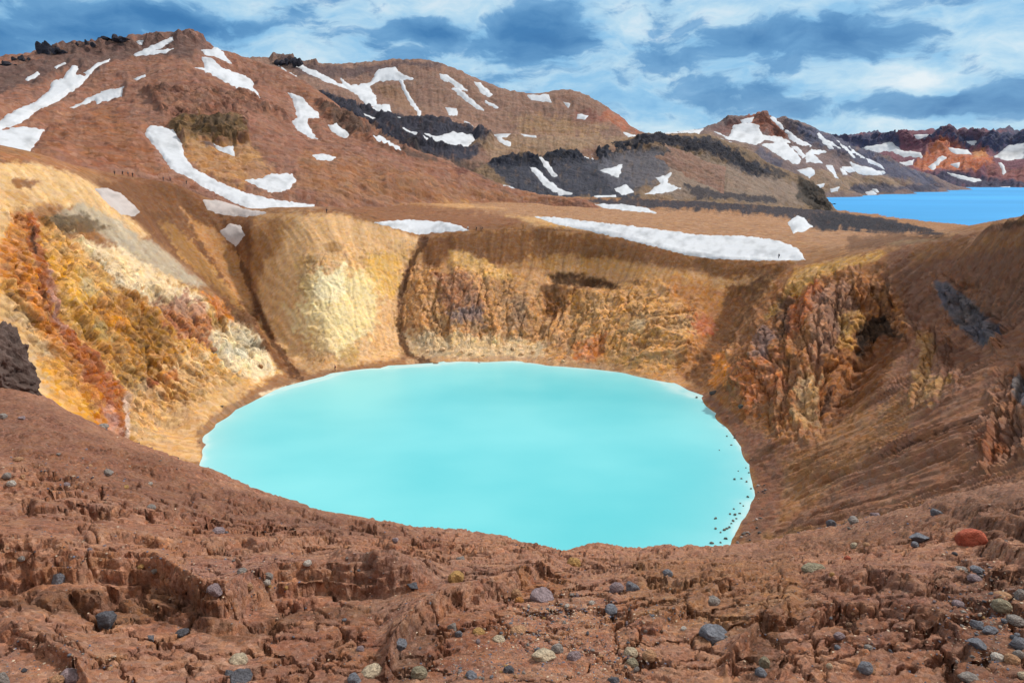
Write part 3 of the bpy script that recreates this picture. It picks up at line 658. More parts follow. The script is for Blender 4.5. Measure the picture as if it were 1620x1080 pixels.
S_L = [
 ([(-30,222),(-30,200),(0,198),(30,180),(55,165),(80,145),(82,132),(100,127),(115,112),(125,112),(120,124),(143,124),(118,146),(100,158),(70,175),(45,195),(20,207),(0,214)], 'long branching snow streak climbing the brown mountain flank', 0),
 ([(-30,222),(0,214),(40,207),(70,212),(64,225),(32,255),(0,254),(-30,258)], 'broad smooth snow patch low on the mountain above the ochre crater edge', 0),
 ([(107,176),(140,158),(165,145),(197,139),(193,155),(155,167),(150,162),(120,174)], 'tapering snow patch under a small brown ridge', 0),
 ([(210,90),(240,72),(273,60),(275,66),(250,79),(234,83),(278,77),(262,85),(230,91)], 'forked snow patch just under the summit of the brown mountain', 0),
 ([(319,78),(345,72),(360,87),(368,97),(345,89),(325,85)], 'snow patch capping the shoulder beside the summit', 0),
 ([(304,108),(325,108),(319,90),(335,90),(347,103),(385,115),(400,124),(402,138),(415,162),(395,150),(360,132),(330,118)], 'large three lobed snow patch sliding down the shoulder of the brown mountain', 0),
 ([(455,147),(475,155),(503,180),(505,187),(488,186),(487,195),(503,220),(493,218),(470,203),(461,192),(470,185),(464,160)], 'bent boot shaped snow patch on the steep red brown flank', 0),
 ([(229,222),(240,206),(258,209),(275,214),(285,232),(292,258),(305,275),(345,295),(390,312),(440,320),(497,325),(502,334),(450,335),(400,338),(350,318),(320,304),(300,293),(285,286),(270,278),(250,250),(238,238)], 'long winding snow tongue running down to the crater rim', 0),
 ([(388,290),(415,286),(430,279),(461,280),(468,290),(456,305),(430,309),(408,301)], 'ragged snow patch on the stony foot of the mountain', 0),
 ([(337,234),(352,242),(369,237),(372,255),(358,250),(345,246)], 'small notched snow patch under the layered rock outcrop', 0),
 ([(494,250),(510,248),(531,255),(520,261),(500,258)], 'small oval snow patch alone on the brown scree', 0),
 ([(519,197),(535,197),(553,213),(545,219),(529,209)], 'small snow patch hanging below the dark basalt edge', 0),
 ([(575,212),(600,215),(630,232),(636,242),(615,236),(595,226)], 'slanting snow strip along the lower edge of the dark basalt', 0),
 ([(40,127),(60,118),(64,122),(45,129)], 'tiny snow fleck beside the branching streak', 0),
 ([(87,112),(104,103),(106,107),(90,114)], 'tiny snow fleck under the dark summit crags', 0),
 ([(133,121),(157,107),(174,99),(173,104),(160,110),(142,123)], 'thin snow thread above the branching streak', 0),
 ([(212,128),(232,120),(232,124),(217,130)], 'thin snow fleck on the small brown ridge', 0),
 ([(216,66),(227,64),(225,73),(218,71)], 'tiny snow spot close under the summit ridge', 0),
 ([(180,64),(198,62),(192,68)], 'tiny snow sliver against the summit crags', 0),
 ([(740,250),(765,251),(788,252),(787,265),(775,268),(755,261)], 'snow patch where the brown slope meets the dark cliff', 0),
]
ML = mountain('mountain', 'red brown mountain with snow streaks behind the crater', lp, -.85, .20, 900, 250, 1500, 420, '#8b6350', [
  ([(-300,80),(0,104),(130,74),(280,50),(340,70),(300,95),(230,92),(150,118),(90,125),(0,150),(-300,160)], '#64504a', 8, 8, .85),
  ([(-300,200),(60,170),(140,170),(230,210),(250,260),(300,300),(0,275),(-300,275)], '#956850', 14, 8, .9), ([(150,180),(180,175),(240,250),(250,285),(180,280),(120,260)], '#8a5a3c', 12, 8, .7), ([(60,225),(130,200),(110,240),(60,260)], '#7d5038', 10, 6, .6),
  ([(285,232),(390,230),(440,290),(380,300),(320,285),(295,262)], '#aa7e50', 8, 8, .9), ([(272,190),(300,183),(372,186),(394,215),(382,233),(285,232),(270,212)], '#7c6242', 4, 6, .95), ([(310,195),(365,190),(380,215),(320,218)], '#54473a', 5, 8, .7), ([(318,238),(345,236),(340,248),(325,246)], '#5c5358', 3, 3, .8),
  ([(460,140),(470,130),(640,235),(720,262),(850,312),(760,310),(640,262),(540,215),(470,190)], '#8b6048', 8, 6, .5), ([(500,170),(560,195),(640,238),(720,265),(790,296),(740,270),(640,250),(540,205)], '#54453c', 3, 4, .8),
  ([(480,240),(600,270),(760,305),(900,320),(700,325),(500,325),(460,290)], '#936847', 10, 8, .7), ([(380,270),(480,280),(470,310),(400,315)], '#9b745a', 6, 10, .6), ([(715,268),(735,270),(740,290),(720,288)], '#5d3a34', 4, 5, .7),
  ([(620,330),(700,318),(800,326),(700,330)], '#a87c50', 6, 4, .8)],
  S_L, 'snow patches on the brown mountain', 46, 5.0, M_NEARM,
  [[(270,185),(392,185),(392,232),(280,234)], [(60,90),(300,55),(330,66),(240,75),(130,90)], [(230,150),(400,150),(470,200),(430,180),(260,185)], [(500,165),(640,235),(640,255),(520,200)]], .24, (70, .16))

# middle mountain with the dark basalt band
crest = lines([(300, 120, 1450), (380, 97, 1450), (420, 98, 1450), (455, 97, 1450), (490, 109, 1450), (530, 112, 1480), (560, 112, 1500), (600, 107, 1500), (640, 101, 1500), (670, 100, 1500), (700, 106, 1480), (720, 112, 1460), (760, 128, 1420), (790, 140, 1400), (812, 147, 1380),
               (850, 149, 1380), (866, 147, 1390), (884, 143, 1390), (902, 143, 1390), (925, 152, 1380), (945, 164, 1370), (960, 172, 1360), (975, 182, 1350), (1000, 205, 1320), (1020, 217, 1300), (1060, 232, 1270), (1100, 240, 1240)], n=12)
mp_ = crest + low(crest, 1.3, .18) + low(crest, 2.0, .35)
mp_ += lines([(400, 330, 640), (640, 300, 660), (800, 300, 700), (900, 290, 800), (1000, 290, 900), (1100, 300, 950)], [(500, 150, 1000), (560, 172, 980), (640, 185, 980), (720, 200, 1000), (780, 222, 960)], [(500, 178, 820), (560, 195, 800), (640, 232, 780), (700, 245, 780)],
             [(800, 205, 1150), (900, 215, 1130), (1000, 228, 1100)], [(760, 240, 840), (860, 244, 880), (930, 232, 930), (1040, 225, 1050)], [(600, 150, 1250), (680, 150, 1250), (760, 170, 1230), (850, 178, 1250), (930, 185, 1250)], n=30)
S_M = [
 ([(540,123),(555,133),(585,130),(600,110),(625,107),(632,118),(654,128),(600,128),(584,135),(596,155),(594,167),(582,169),(568,155),(547,138)], 'large star shaped snow patch near the top of the middle mountain', 0),
 ([(580,170),(598,166),(615,166),(624,181),(600,183)], 'snow patch at the foot of the star shaped one', 0),
 ([(632,128),(637,130),(642,142),(652,157),(668,181),(664,183),(646,159),(636,142)], 'thin straight snow gully on the middle mountain', 0),
 ([(695,121),(706,122),(720,132),(738,147),(729,147),(710,134),(698,130)], 'slanting snow strip under the rounded top', 0),
 ([(716,145),(726,143),(741,155),(767,178),(755,173),(734,160)], 'second slanting snow strip, below the first', 0),
 ([(750,131),(760,132),(769,142),(779,153),(772,157),(761,150)], 'bean shaped snow patch on the slope of the rounded top', 0),
 ([(705,171),(722,173),(724,183),(710,181)], 'small squarish snow patch in the middle of the slope', 0),
 ([(691,183),(705,190),(726,196),(728,201),(705,195)], 'low snow strip above the basalt band', 0),
 ([(768,162),(789,171),(787,174),(767,165)], 'thin snow dash beside the bean shaped patch', 0),
 ([(834,151),(868,150),(872,162),(840,159)], 'snow under the small notch of the skyline', 0),
 ([(889,159),(902,164),(899,169)], 'snow dot below the rounded second top', 0),
 ([(914,178),(931,182),(926,188),(913,185)], 'snow spot on the reddish end of the ridge', 0),
 ([(984,210),(1005,215),(1008,220),(994,219)], 'snow patch at the far end of the ridge', 0),
 ([(614,186),(661,188),(656,194),(619,192)], 'flat snow patch on the upper edge of the basalt band', 0),
 ([(668,214),(690,220),(715,213),(745,218),(751,226),(740,236),(710,233),(688,230)], 'ragged snow patch in a hollow of the basalt band', 0),
 ([(630,206),(680,224),(674,228),(640,214)], 'slanting snow line across the basalt band', 0),
 ([(566,177),(592,193),(588,195),(567,182)], 'short snow line high on the basalt band', 0),
 ([(779,218),(808,216),(801,223),(788,224)], 'snow bank behind the tan bench', 0),
 ([(784,222),(808,230),(807,234),(789,229)], 'small snow wedge on the tan bench', 0),
 ([(824,215),(848,217),(848,223),(829,221)], 'snow dash on the tan bench', 0),
 ([(735,190),(762,203),(764,207),(742,196)], 'thin snow gully over the tan bench', 0),
 ([(470,100),(515,118),(560,140),(555,142),(510,125),(468,105)], 'long snow ribbon along the upper skyline ridge', 0),
 ([(440,102),(452,108),(470,118),(455,114)], 'snow strip beside the black crag on the skyline', 0),
]
MM = mountain('mountain', 'brown middle mountain with a dark basalt band', mp_, -.60, .30, 800, 560, 3000, 300, '#85695a', [
  ([(430,90),(500,105),(560,110),(640,98),(700,104),(690,112),(640,108),(560,122),(480,120)], '#57494a', 3, 4, .8),
  ([(495,148),(545,160),(600,177),(660,190),(720,200),(785,224),(770,240),(720,262),(640,240),(570,205),(510,168)], '#343845', 4, 7, .96), ([(640,232),(720,262),(790,262),(850,270),(850,300),(740,300)], '#4a4038', 6, 5, .7),
  ([(740,232),(800,222),(900,215),(1010,222),(1100,222),(1040,232),(930,240),(860,252),(780,252)], '#91785f', 5, 6, .9), ([(800,185),(900,190),(960,205),(900,214),(820,205)], '#987a58', 8, 10, .7), ([(955,172),(975,180),(1010,212),(980,206),(950,190)], '#a2644a', 4, 5, .8),
  ([(905,170),(940,180),(950,195),(910,190)], '#7b5048', 5, 8, .7), ([(590,135),(640,135),(680,185),(610,168)], '#85674f', 8, 8, .6)],
  S_M, 'snow patches on the middle mountain', 90, 8.0, M_MIDM, [[(495,148),(600,177),(720,200),(785,224),(770,240),(640,240),(510,168)], [(430,88),(500,103),(500,112),(430,104)]], .3, (120, .35))

# dark cliff and grey scree hill reaching the blue lake
crest = lines([(700, 300, 700), (770, 262, 760), (800, 254, 790), (850, 250, 830), (895, 246, 880), (908, 236, 920), (932, 231, 960), (980, 222, 1030), (1040, 214, 1120), (1080, 213, 1170), (1110, 215, 1210), (1135, 221, 1240), (1170, 234, 1290), (1200, 249, 1330),
               (1222, 266, 1380), (1250, 275, 1430), (1275, 286, 1480), (1292, 296, 1520), (1304, 310, 1550), (1314, 330, 1570), (1330, 345, 1600)], n=10)
kp = crest + low(crest, 1.25, .05) + low(crest, 1.8, .12)
kp += lines([(700, 312, 600), (790, 300, 640), (830, 306, 660), (900, 311, 690), (1000, 316, 730), (1100, 321, 830), (1200, 327, 980), (1260, 333, 1200), (1290, 336, 1400), (1312, 334, 1540), (1330, 348, 1580)], [(800, 270, 740), (850, 268, 770), (900, 262, 830), (940, 252, 900), (1000, 240, 980), (1080, 236, 1090), (1130, 243, 1170), (1180, 262, 1250), (1215, 284, 1330)],
            [(960, 285, 800), (1000, 296, 790), (1060, 290, 860)], [(1060, 268, 980), (1120, 272, 1050), (1180, 285, 1120), (1250, 300, 1330)], [(1100, 300, 900), (1200, 305, 1050), (1262, 312, 1270), (1285, 318, 1430)], [(1268, 290, 1420), (1285, 300, 1480)], n=24)
S_K = [
 ([(832,260),(855,270),(871,285),(891,300),(906,305),(888,306),(864,291),(848,275)], 'thin snow gully down the dark cliff', 0),
 ([(844,243),(862,254),(881,276),(877,279),(859,262)], 'snow line near the top edge of the dark cliff', 0),
 ([(914,235),(936,231),(941,252),(924,248)], 'snow patch in the notch at the cliff top', 0),
 ([(948,270),(986,257),(979,281),(965,276)], 'triangular snow patch on the grey scree', 0),
 ([(972,297),(990,292),(1004,303),(985,306)], 'snow patch at the foot of the grey scree', 0),
 ([(1022,306),(1045,290),(1039,280),(1061,275),(1055,290),(1076,300),(1040,306)], 'crooked snow patch between two scree hills', 0),
 ([(786,290),(810,294),(828,304),(800,301)], 'snow wedge at the near end of the dark cliff', 0),
 ([(1083,270),(1105,266),(1100,274),(1085,276)], 'small snow patch on the tan scree hill', 0),
 ([(940,310),(975,306),(975,310),(945,312)], 'snow sliver along the foot of the scree', 0),
]
MK = mountain('cliff', 'dark basalt cliff over grey scree beside the blue lake', kp, -.16, .56, 700, 560, 2600, 260, '#7d6852', [
  ([(770,258),(850,252),(905,240),(960,250),(1000,290),(1010,315),(900,312),(810,300)], '#3b404c', 4, 5, .95), ([(930,240),(1000,240),(1080,250),(1060,280),(1010,300),(960,290)], '#595a62', 6, 6, .9),
  ([(780,256),(900,247),(930,232),(1040,215),(1110,216),(1160,236),(1215,270),(1225,290),(1190,285),(1130,255),(1080,238),(1000,240),(940,252),(880,262),(800,270)], '#2e323d', 3, 5, .95),
  ([(1060,255),(1110,250),(1180,280),(1260,290),(1270,330),(1150,322),(1040,312),(1050,285)], '#857466', 5, 6, .9), ([(1260,280),(1300,302),(1316,332),(1285,336),(1262,315)], '#3d3935', 3, 4, .9), ([(1080,296),(1150,305),(1230,316),(1228,324),(1100,318)], '#3b3a40', 2, 4, .9),
  ([(895,244),(935,230),(1040,212),(1120,216),(1040,217),(940,235)], '#95795d', 1, 1, .8), ([(1215,262),(1252,278),(1250,284),(1222,280)], '#2f3138', 3, 4, .8)],
  S_K, 'snow patches on the dark cliff', 50, 6.0, M_MIDM, [[(770,258),(905,242),(1040,215),(1160,236),(1225,285),(1130,258),(1000,245),(880,265)], [(1260,280),(1300,302),(1316,332),(1285,336)]], .3, (110, .4))

# right mountain across the lake
crest = lines([(900, 225, 3000), (1000, 216, 3100), (1060, 211, 3150), (1100, 205, 3200), (1130, 204, 3250), (1150, 196, 3300), (1172, 187, 3350), (1196, 184, 3400), (1212, 182, 3400), (1226, 188, 3450), (1240, 197, 3450), (1262, 194, 3500), (1280, 200, 3550), (1300, 209, 3650),
               (1320, 218, 3750), (1345, 232, 3900), (1380, 246, 4100), (1430, 263, 4500), (1480, 280, 5000), (1505, 297, 5300), (1540, 310, 5400)], n=10)
rp_ = crest + low(crest, 1.25, .06) + low(crest, 1.7, .12)
rp_ += lines([(900, 270, 2000), (1000, 268, 2000), (1100, 280, 2100), (1250, 312, 2500), (1312, 313, 2700), (1370, 308, 3300), (1410, 305, 3900), (1440, 302, 4500), (1500, 300, 5000)], [(1000, 218, 2700), (1080, 215, 2800), (1150, 225, 2850)], [(1200, 225, 3050), (1260, 240, 3000), (1320, 255, 3200)],
             [(1200, 260, 2600), (1290, 275, 2800), (1350, 280, 3100), (1400, 285, 3500)], [(1150, 210, 3150), (1180, 215, 3200)], [(1225, 215, 3350), (1250, 225, 3250)], n=24)
S_R = [
 ([(1000,214),(1060,210),(1113,204),(1105,213),(1060,217),(1010,219)], 'flat snowfield on the saddle of the skyline', 0),
 ([(1160,200),(1180,194),(1200,199),(1206,214),(1236,217),(1256,225),(1230,226),(1210,222),(1196,231),(1172,226),(1150,222),(1130,208),(1152,218)], 'large snowfield under the reddish peak', 0),
 ([(1204,230),(1240,223),(1256,240),(1266,256),(1260,263),(1240,255),(1224,245)], 'broad snow patch in the middle of the far peak', 0),
 ([(1234,199),(1256,214),(1288,231),(1272,231),(1249,219)], 'snow strip running down from the far peak', 0),
 ([(1274,245),(1285,234),(1310,240),(1287,245),(1301,259),(1274,260)], 'hook shaped snow patch on the far slope', 0),
 ([(1343,233),(1360,245),(1376,256),(1370,253),(1350,243)], 'thin snow line along the far ridge', 0),
 ([(1344,258),(1365,265),(1401,273),(1386,279),(1360,278),(1347,268)], 'low spreading snow patch above the blue lake', 0),
 ([(1331,265),(1345,264),(1351,273),(1334,275)], 'squarish snow patch above the blue lake', 0),
 ([(1369,250),(1396,262),(1399,268),(1374,258)], 'thin snow dash low on the far ridge', 0),
 ([(1259,272),(1281,269),(1289,278),(1278,284)], 'snow patch on the tan foot of the far peak', 0),
 ([(1310,303),(1325,300),(1322,307),(1312,308)], 'snow patch on the lakeshore beyond the cliff', 0),
 ([(1296,215),(1318,228),(1330,236),(1312,229)], 'narrow snow chute on the dark shoulder of the far peak', 0),
 ([(1250,233),(1262,232),(1273,250),(1268,252)], 'thin bent snow gully between two larger patches', 0),
 ([(1216,186),(1222,184),(1236,198),(1243,210),(1236,206)], 'snow sliver on the ridge line just below the reddish peak', 0),
 ([(1172,190),(1192,186),(1190,193),(1174,197)], 'snow patch close under the summit rocks of the far peak', 0),
 ([(1290,212),(1296,210),(1318,236),(1312,236)], 'thin slanting snow gully high on the dark shoulder', 0),
 ([(1322,222),(1328,224),(1356,252),(1348,250)], 'long thin snow gully low on the dark shoulder', 0),
 ([(1212,266),(1232,270),(1238,282),(1220,278)], 'snow patch on the near foot of the far peak', 0),
 ([(1140,222),(1160,230),(1172,242),(1158,240)], 'snow tongue left of the large snowfield', 0),
 ([(1306,262),(1318,262),(1326,282),(1320,284)], 'narrow snow gully above the tan lakeside slope', 0),
 ([(1288,296),(1302,294),(1300,300),(1290,301)], 'small snow spot behind the dark lakeside cliff', 0),
 ([(1370,303),(1385,301),(1390,306),(1374,308)], 'snow streak down at the far lakeshore', 0),
]
MR = mountain('mountain', 'distant purple grey mountain with much snow across the blue lake', rp_, .06, .70, 560, 1900, 7500, 240, '#776663', [
  ([(1180,185),(1215,180),(1236,200),(1240,222),(1210,212),(1185,200)], '#8f5c4a', 3, 5, .9), ([(1130,202),(1180,188),(1170,215),(1140,215)], '#6d4c48', 4, 5, .8), ([(1240,195),(1290,202),(1345,232),(1430,262),(1500,298),(1400,280),(1330,250),(1280,225)], '#51566a', 4, 6, .85),
  ([(1050,215),(1130,215),(1200,245),(1250,285),(1180,270),(1080,235)], '#86705c', 8, 6, .85), ([(1280,270),(1360,280),(1440,290),(1410,306),(1312,313),(1240,300)], '#8d7761', 6, 6, .9), ([(1200,235),(1240,260),(1230,270),(1190,250)], '#4f5467', 4, 6, .7), ([(1350,292),(1420,296),(1500,294),(1480,303),(1380,308),(1340,306)], '#3d4356', 3, 4, .8)],
  S_R, 'snow patches on the peak across the lake', 200, 17.0, M_FARM, [[(1140,190),(1215,180),(1345,232),(1430,262),(1330,250),(1180,215)]], .3, (130, .35))

# far red ridge at the right end of the lake
crest = lines([(1180, 260, 8500), (1260, 240, 8500), (1300, 225, 8500), (1325, 218, 8500), (1350, 216, 8500), (1380, 217, 8500), (1405, 219, 8500), (1418, 220, 8500), (1430, 213, 8500), (1455, 212, 8500), (1480, 212, 8500), (1502, 209, 8500), (1530, 211, 8500), (1560, 214, 8500), (1590, 217, 8500), (1620, 217, 8500),
               (1700, 215, 8500), (1850, 222, 8300), (2000, 260, 8000)], n=10)
fp = crest + low(crest, 1.3, .06)
fp += lines([(1180, 300, 6000), (1400, 300, 6200), (1480, 297, 6800), (1560, 296, 7000), (1620, 296, 7000), (1750, 296, 7000), (1900, 296, 7000)], [(1430, 238, 8250), (1520, 238, 8200), (1600, 246, 8150), (1700, 245, 8150), (1850, 250, 8000)], [(1350, 238, 8200), (1400, 250, 7900)],
            [(1470, 245, 7900), (1490, 228, 8150), (1540, 245, 7900)], [(1440, 265, 7600), (1500, 262, 7500), (1540, 258, 7500), (1580, 270, 7500), (1640, 272, 7500)], [(1480, 285, 7150), (1560, 286, 7200)], n=24)
S_F = [
 ([(1364,236),(1390,231),(1411,227),(1426,240),(1456,243),(1461,249),(1430,249),(1410,240),(1380,241)], 'long snow band under the far red ridge', 0),
 ([(1444,215),(1476,213),(1452,223)], 'snow wedge at the edge of the far ridge top', 0),
 ([(1524,225),(1546,224),(1541,233)], 'snow spot among the dark far cliffs', 0),
 ([(1499,235),(1530,237),(1537,246),(1510,243)], 'snow patch below the far red cone', 0),
 ([(1573,249),(1595,232),(1625,229),(1625,253),(1590,254)], 'large snow patch at the end of the far ridge', 0),
 ([(1469,263),(1490,246),(1497,249),(1479,265),(1474,269)], 'snow chute on the red slope of the far ridge', 0),
 ([(1504,260),(1519,257),(1516,267)], 'small snow triangle on the far red slope', 0),
 ([(1499,275),(1530,281),(1552,285),(1540,289),(1510,283)], 'snow streak in the dark hollow above the far shore', 0),
 ([(1409,261),(1446,252),(1444,259),(1420,264)], 'snow patch low at the left of the red slopes', 0),
 ([(1578,260),(1584,259),(1593,272),(1588,274)], 'thin snow line on the far right slope', 0),
 ([(1583,294),(1598,293),(1598,297),(1584,297)], 'snow dot right on the far shore', 0),
]
MF = mountain('mountain', 'far red and dark blue ridge at the end of the lake', fp, .30, .90, 560, 5800, 11500, 200, '#74505a', [
  ([(1290,225),(1340,215),(1420,219),(1420,232),(1350,240),(1300,240)], '#3f4a63', 3, 5, .9), ([(1425,212),(1620,212),(1900,215),(1900,250),(1600,245),(1540,240),(1500,226),(1440,225)], '#465068', 3, 5, .9), ([(1490,209),(1560,214),(1560,222),(1490,220)], '#6f5660', 2, 3, .8),
  ([(1470,240),(1485,224),(1510,232),(1540,245),(1555,240),(1570,262),(1520,275),(1460,272),(1440,262)], '#b06a4a', 4, 7, .95), ([(1535,240),(1555,240),(1560,252),(1540,255)], '#bb8355', 3, 4, .9), ([(1465,285),(1500,268),(1530,278),(1620,285),(1900,290),(1900,300),(1460,300)], '#3a4055', 3, 4, .9), ([(1560,265),(1620,268),(1620,285),(1560,284)], '#8a5c56', 4, 6, .8)],
  S_F, 'snow patches on the far ridge', 420, 60.0, M_FARM, [[(1290,222),(1420,216),(1500,210),(1620,215),(1900,215),(1900,245),(1600,245),(1420,232)]], .3, (150, .5))

# ---------------- the two lakes
def water_mat(name, col, rough, spec, attr):
    m = bpy.data.materials.new(name); m.use_nodes = True
    nt = m.node_tree; N = nt.nodes; L = nt.links; b = N['Principled BSDF']
    b.inputs['Roughness'].default_value = rough; b.inputs['Specular IOR Level'].default_value = spec
    at = N.new('ShaderNodeAttribute'); at.attribute_name = 'tint'; L.new(at.outputs['Color'], b.inputs['Base Color'])
    g = N.new('ShaderNodeNewGeometry')
    n = N.new('ShaderNodeTexNoise'); n.inputs['Scale'].default_value = attr; n.inputs['Detail'].default_value = 5; L.new(g.outputs['Position'], n.inputs['Vector'])
    bp = N.new('ShaderNodeBump'); bp.inputs['Strength'].default_value = .12; bp.inputs['Distance'].default_value = .1 / attr; L.new(n.outputs['Fac'], bp.inputs['Height']); L.new(bp.outputs[0], b.inputs['Normal'])
    return m
sh = shore - [LC[0], LC[1], 0]
ang = np.arctan2(sh[:, 0], sh[:, 1]); o_ = np.argsort(ang); ra = np.hypot(sh[:, 0], sh[:, 1])[o_]; an = ang[o_]
th = np.linspace(-math.pi, math.pi, 361)[:-1]
rr = np.interp(th, np.concatenate([an - 2 * math.pi, an, an + 2 * math.pi]), np.concatenate([ra] * 3))
fr = np.concatenate([np.linspace(0, .85, 40), np.linspace(.86, 1.05, 40)])
WX = LC[0] + np.sin(th)[:, None] * rr[:, None] * fr; WY = LC[1] + np.cos(th)[:, None] * rr[:, None] * fr
V = np.stack([WX, WY, np.full(WX.shape, LAKE_Z)], 2)
i = np.arange(360)[:, None] * 80 + np.arange(79)[None]; j = (i + 80) % (360 * 80)
FW = np.stack([i, j, j + 1, i + 1], 2).reshape(-1, 4)
edge = (1.0 - fr)[None] * rr[:, None] + fbm2(WX / 6, WY / 6, 3, 14) * 1.5
rw = .35 + .9 * sstep(-.1, .5, fbm2(np.broadcast_to(np.sin(th)[:, None] * 6, WX.shape), np.broadcast_to(np.cos(th)[:, None] * 6, WX.shape), 4, 17))
t = (np.exp(-np.maximum(edge, 0) / rw) * .26 * sstep(-.2, .3, fbm2(WX / 4, WY / 4, 3, 18) + .35) + .20 * np.exp(-np.maximum(edge, 0) / 5))[..., None]
sw = np.clip(.5 + .9 * fbm2(WX / 40, WY / 25, 4, 33) - (WX - LC[0]) / 160 + (WY - LC[1]) / 220, 0, 1)[..., None]
cw = np.array([.100, .52, .59]) * (1 - sw) + np.array([.185, .62, .67]) * sw
cw = cw * (1 - t) + np.array([.80, .84, .82]) * t
tag(link('lake', mesh_from('lake', V.reshape(-1, 3), FW, cw.reshape(-1, 3)), water_mat('milky_water', None, .28, .3, .9)), 'milky turquoise crater lake', 'lake', kind='structure')
an_, rn_ = 160, 160
A_, R_ = np.meshgrid(np.linspace(.1, 1.1, an_), np.geomspace(420, 14000, rn_), indexing='ij')
V = np.stack([R_ * np.sin(A_), R_ * np.cos(A_), np.full(A_.shape, BIG_LAKE_Z)], 2)
cb = np.broadcast_to(np.array([.065, .30, .61]), A_.shape + (3,)) * (1.08 + .35 * fbm2(V[..., 0] / 1500, V[..., 1] / 500, 4, 12))[..., None]
tag(link('lake', mesh_from('lake', V.reshape(-1, 3), grid_faces(an_, rn_), cb.reshape(-1, 3)), water_mat('blue_water', None, .7, .03, .08)), 'bright blue lake behind the crater', 'lake', kind='structure')

# ---------------- the cracked earth slope we stand on
edge_px = [(-420, 500, 44), (-250, 535, 38), (-100, 566, 33), (0, 592, 30), (60, 614, 27.5), (100, 640, 25), (200, 692, 21), (260, 715, 19.5), (322, 737, 18), (380, 762, 17), (450, 786, 16), (520, 804, 15.3), (560, 813, 15), (640, 827, 14.3), (700, 833, 14), (760, 841, 13.8), (800, 849, 13.6), (850, 858, 13.3), (872, 866, 13),
           (886, 871, 12.8), (900, 869, 12.9), (918, 858, 13.4), (940, 856, 13.5), (1000, 862, 13.8), (1080, 864, 14.5), (1150, 861, 16), (1200, 852, 17.5), (1250, 842, 19), (1300, 833, 20), (1400, 812, 21), (1480, 793, 20.5), (1560, 775, 19.5), (1620, 762, 19), (1750, 730, 19), (1950, 690, 19)]
def nearer(ls):
    return [[(x, y, 2.2 * (r / 2.2) ** (.565 if r > 2.2 else 1)) for x, y, r in l] for l in ls]
edge_px = nearer([edge_px])[0]
fe = lines(edge_px, n=14)
fpts = list(fe)
for p in lines(edge_px, n=40):
    r = math.hypot(p[0], p[1])
    for m, s in ((1.12, .78), (1.5, .95), (2.4, 1.05), (4.5, 1.1)):
        fpts.append((p[0] * m, p[1] * m, p[2] - (m - 1) * r * s))
fpts += lines(*nearer([[(-300, 1080, 3.3), (0, 1080, 2.65), (400, 1080, 2.25), (810, 1080, 2.05), (1200, 1080, 2.25), (1620, 1080, 2.75), (1900, 1080, 3.3)], [(-300, 960, 4.9), (0, 960, 4.1), (400, 960, 3.75), (810, 960, 3.55), (1200, 960, 3.6), (1620, 960, 3.9), (1900, 960, 4.4)],
              [(-300, 860, 7.2), (0, 870, 6.0), (400, 880, 5.7), (700, 880, 7.0), (810, 880, 7.8), (1000, 885, 8.2), (1200, 880, 8.5), (1450, 870, 7.4), (1620, 860, 6.8), (1900, 840, 7.5)],
              [(-200, 740, 14), (0, 750, 11.5), (200, 790, 9.8), (420, 830, 9.6), (600, 850, 9.8)], [(-200, 650, 22), (0, 665, 18.5), (120, 700, 16), (240, 745, 13.8), (360, 785, 13)],
              [(1250, 862, 12.5), (1400, 845, 11.5), (1520, 820, 10.5), (1620, 800, 10)]]), n=60)
fpts += [(0, 0, -1.15), (0, .8, -1.25), (-1, .5, -1.25), (1, .5, -1.2), (0, -3, -.5), (-4, -2, -1.3), (4, -2, -.9), (-8, 0, -2.2), (8, 0, -1.9), (-14, 4, -3.2), (14, 4, -3.4), (0, -8, .5)]
G_ = make_layer(fpts, -.90, .90, 1340, .55, 60, 700, ca=380, cr=420)
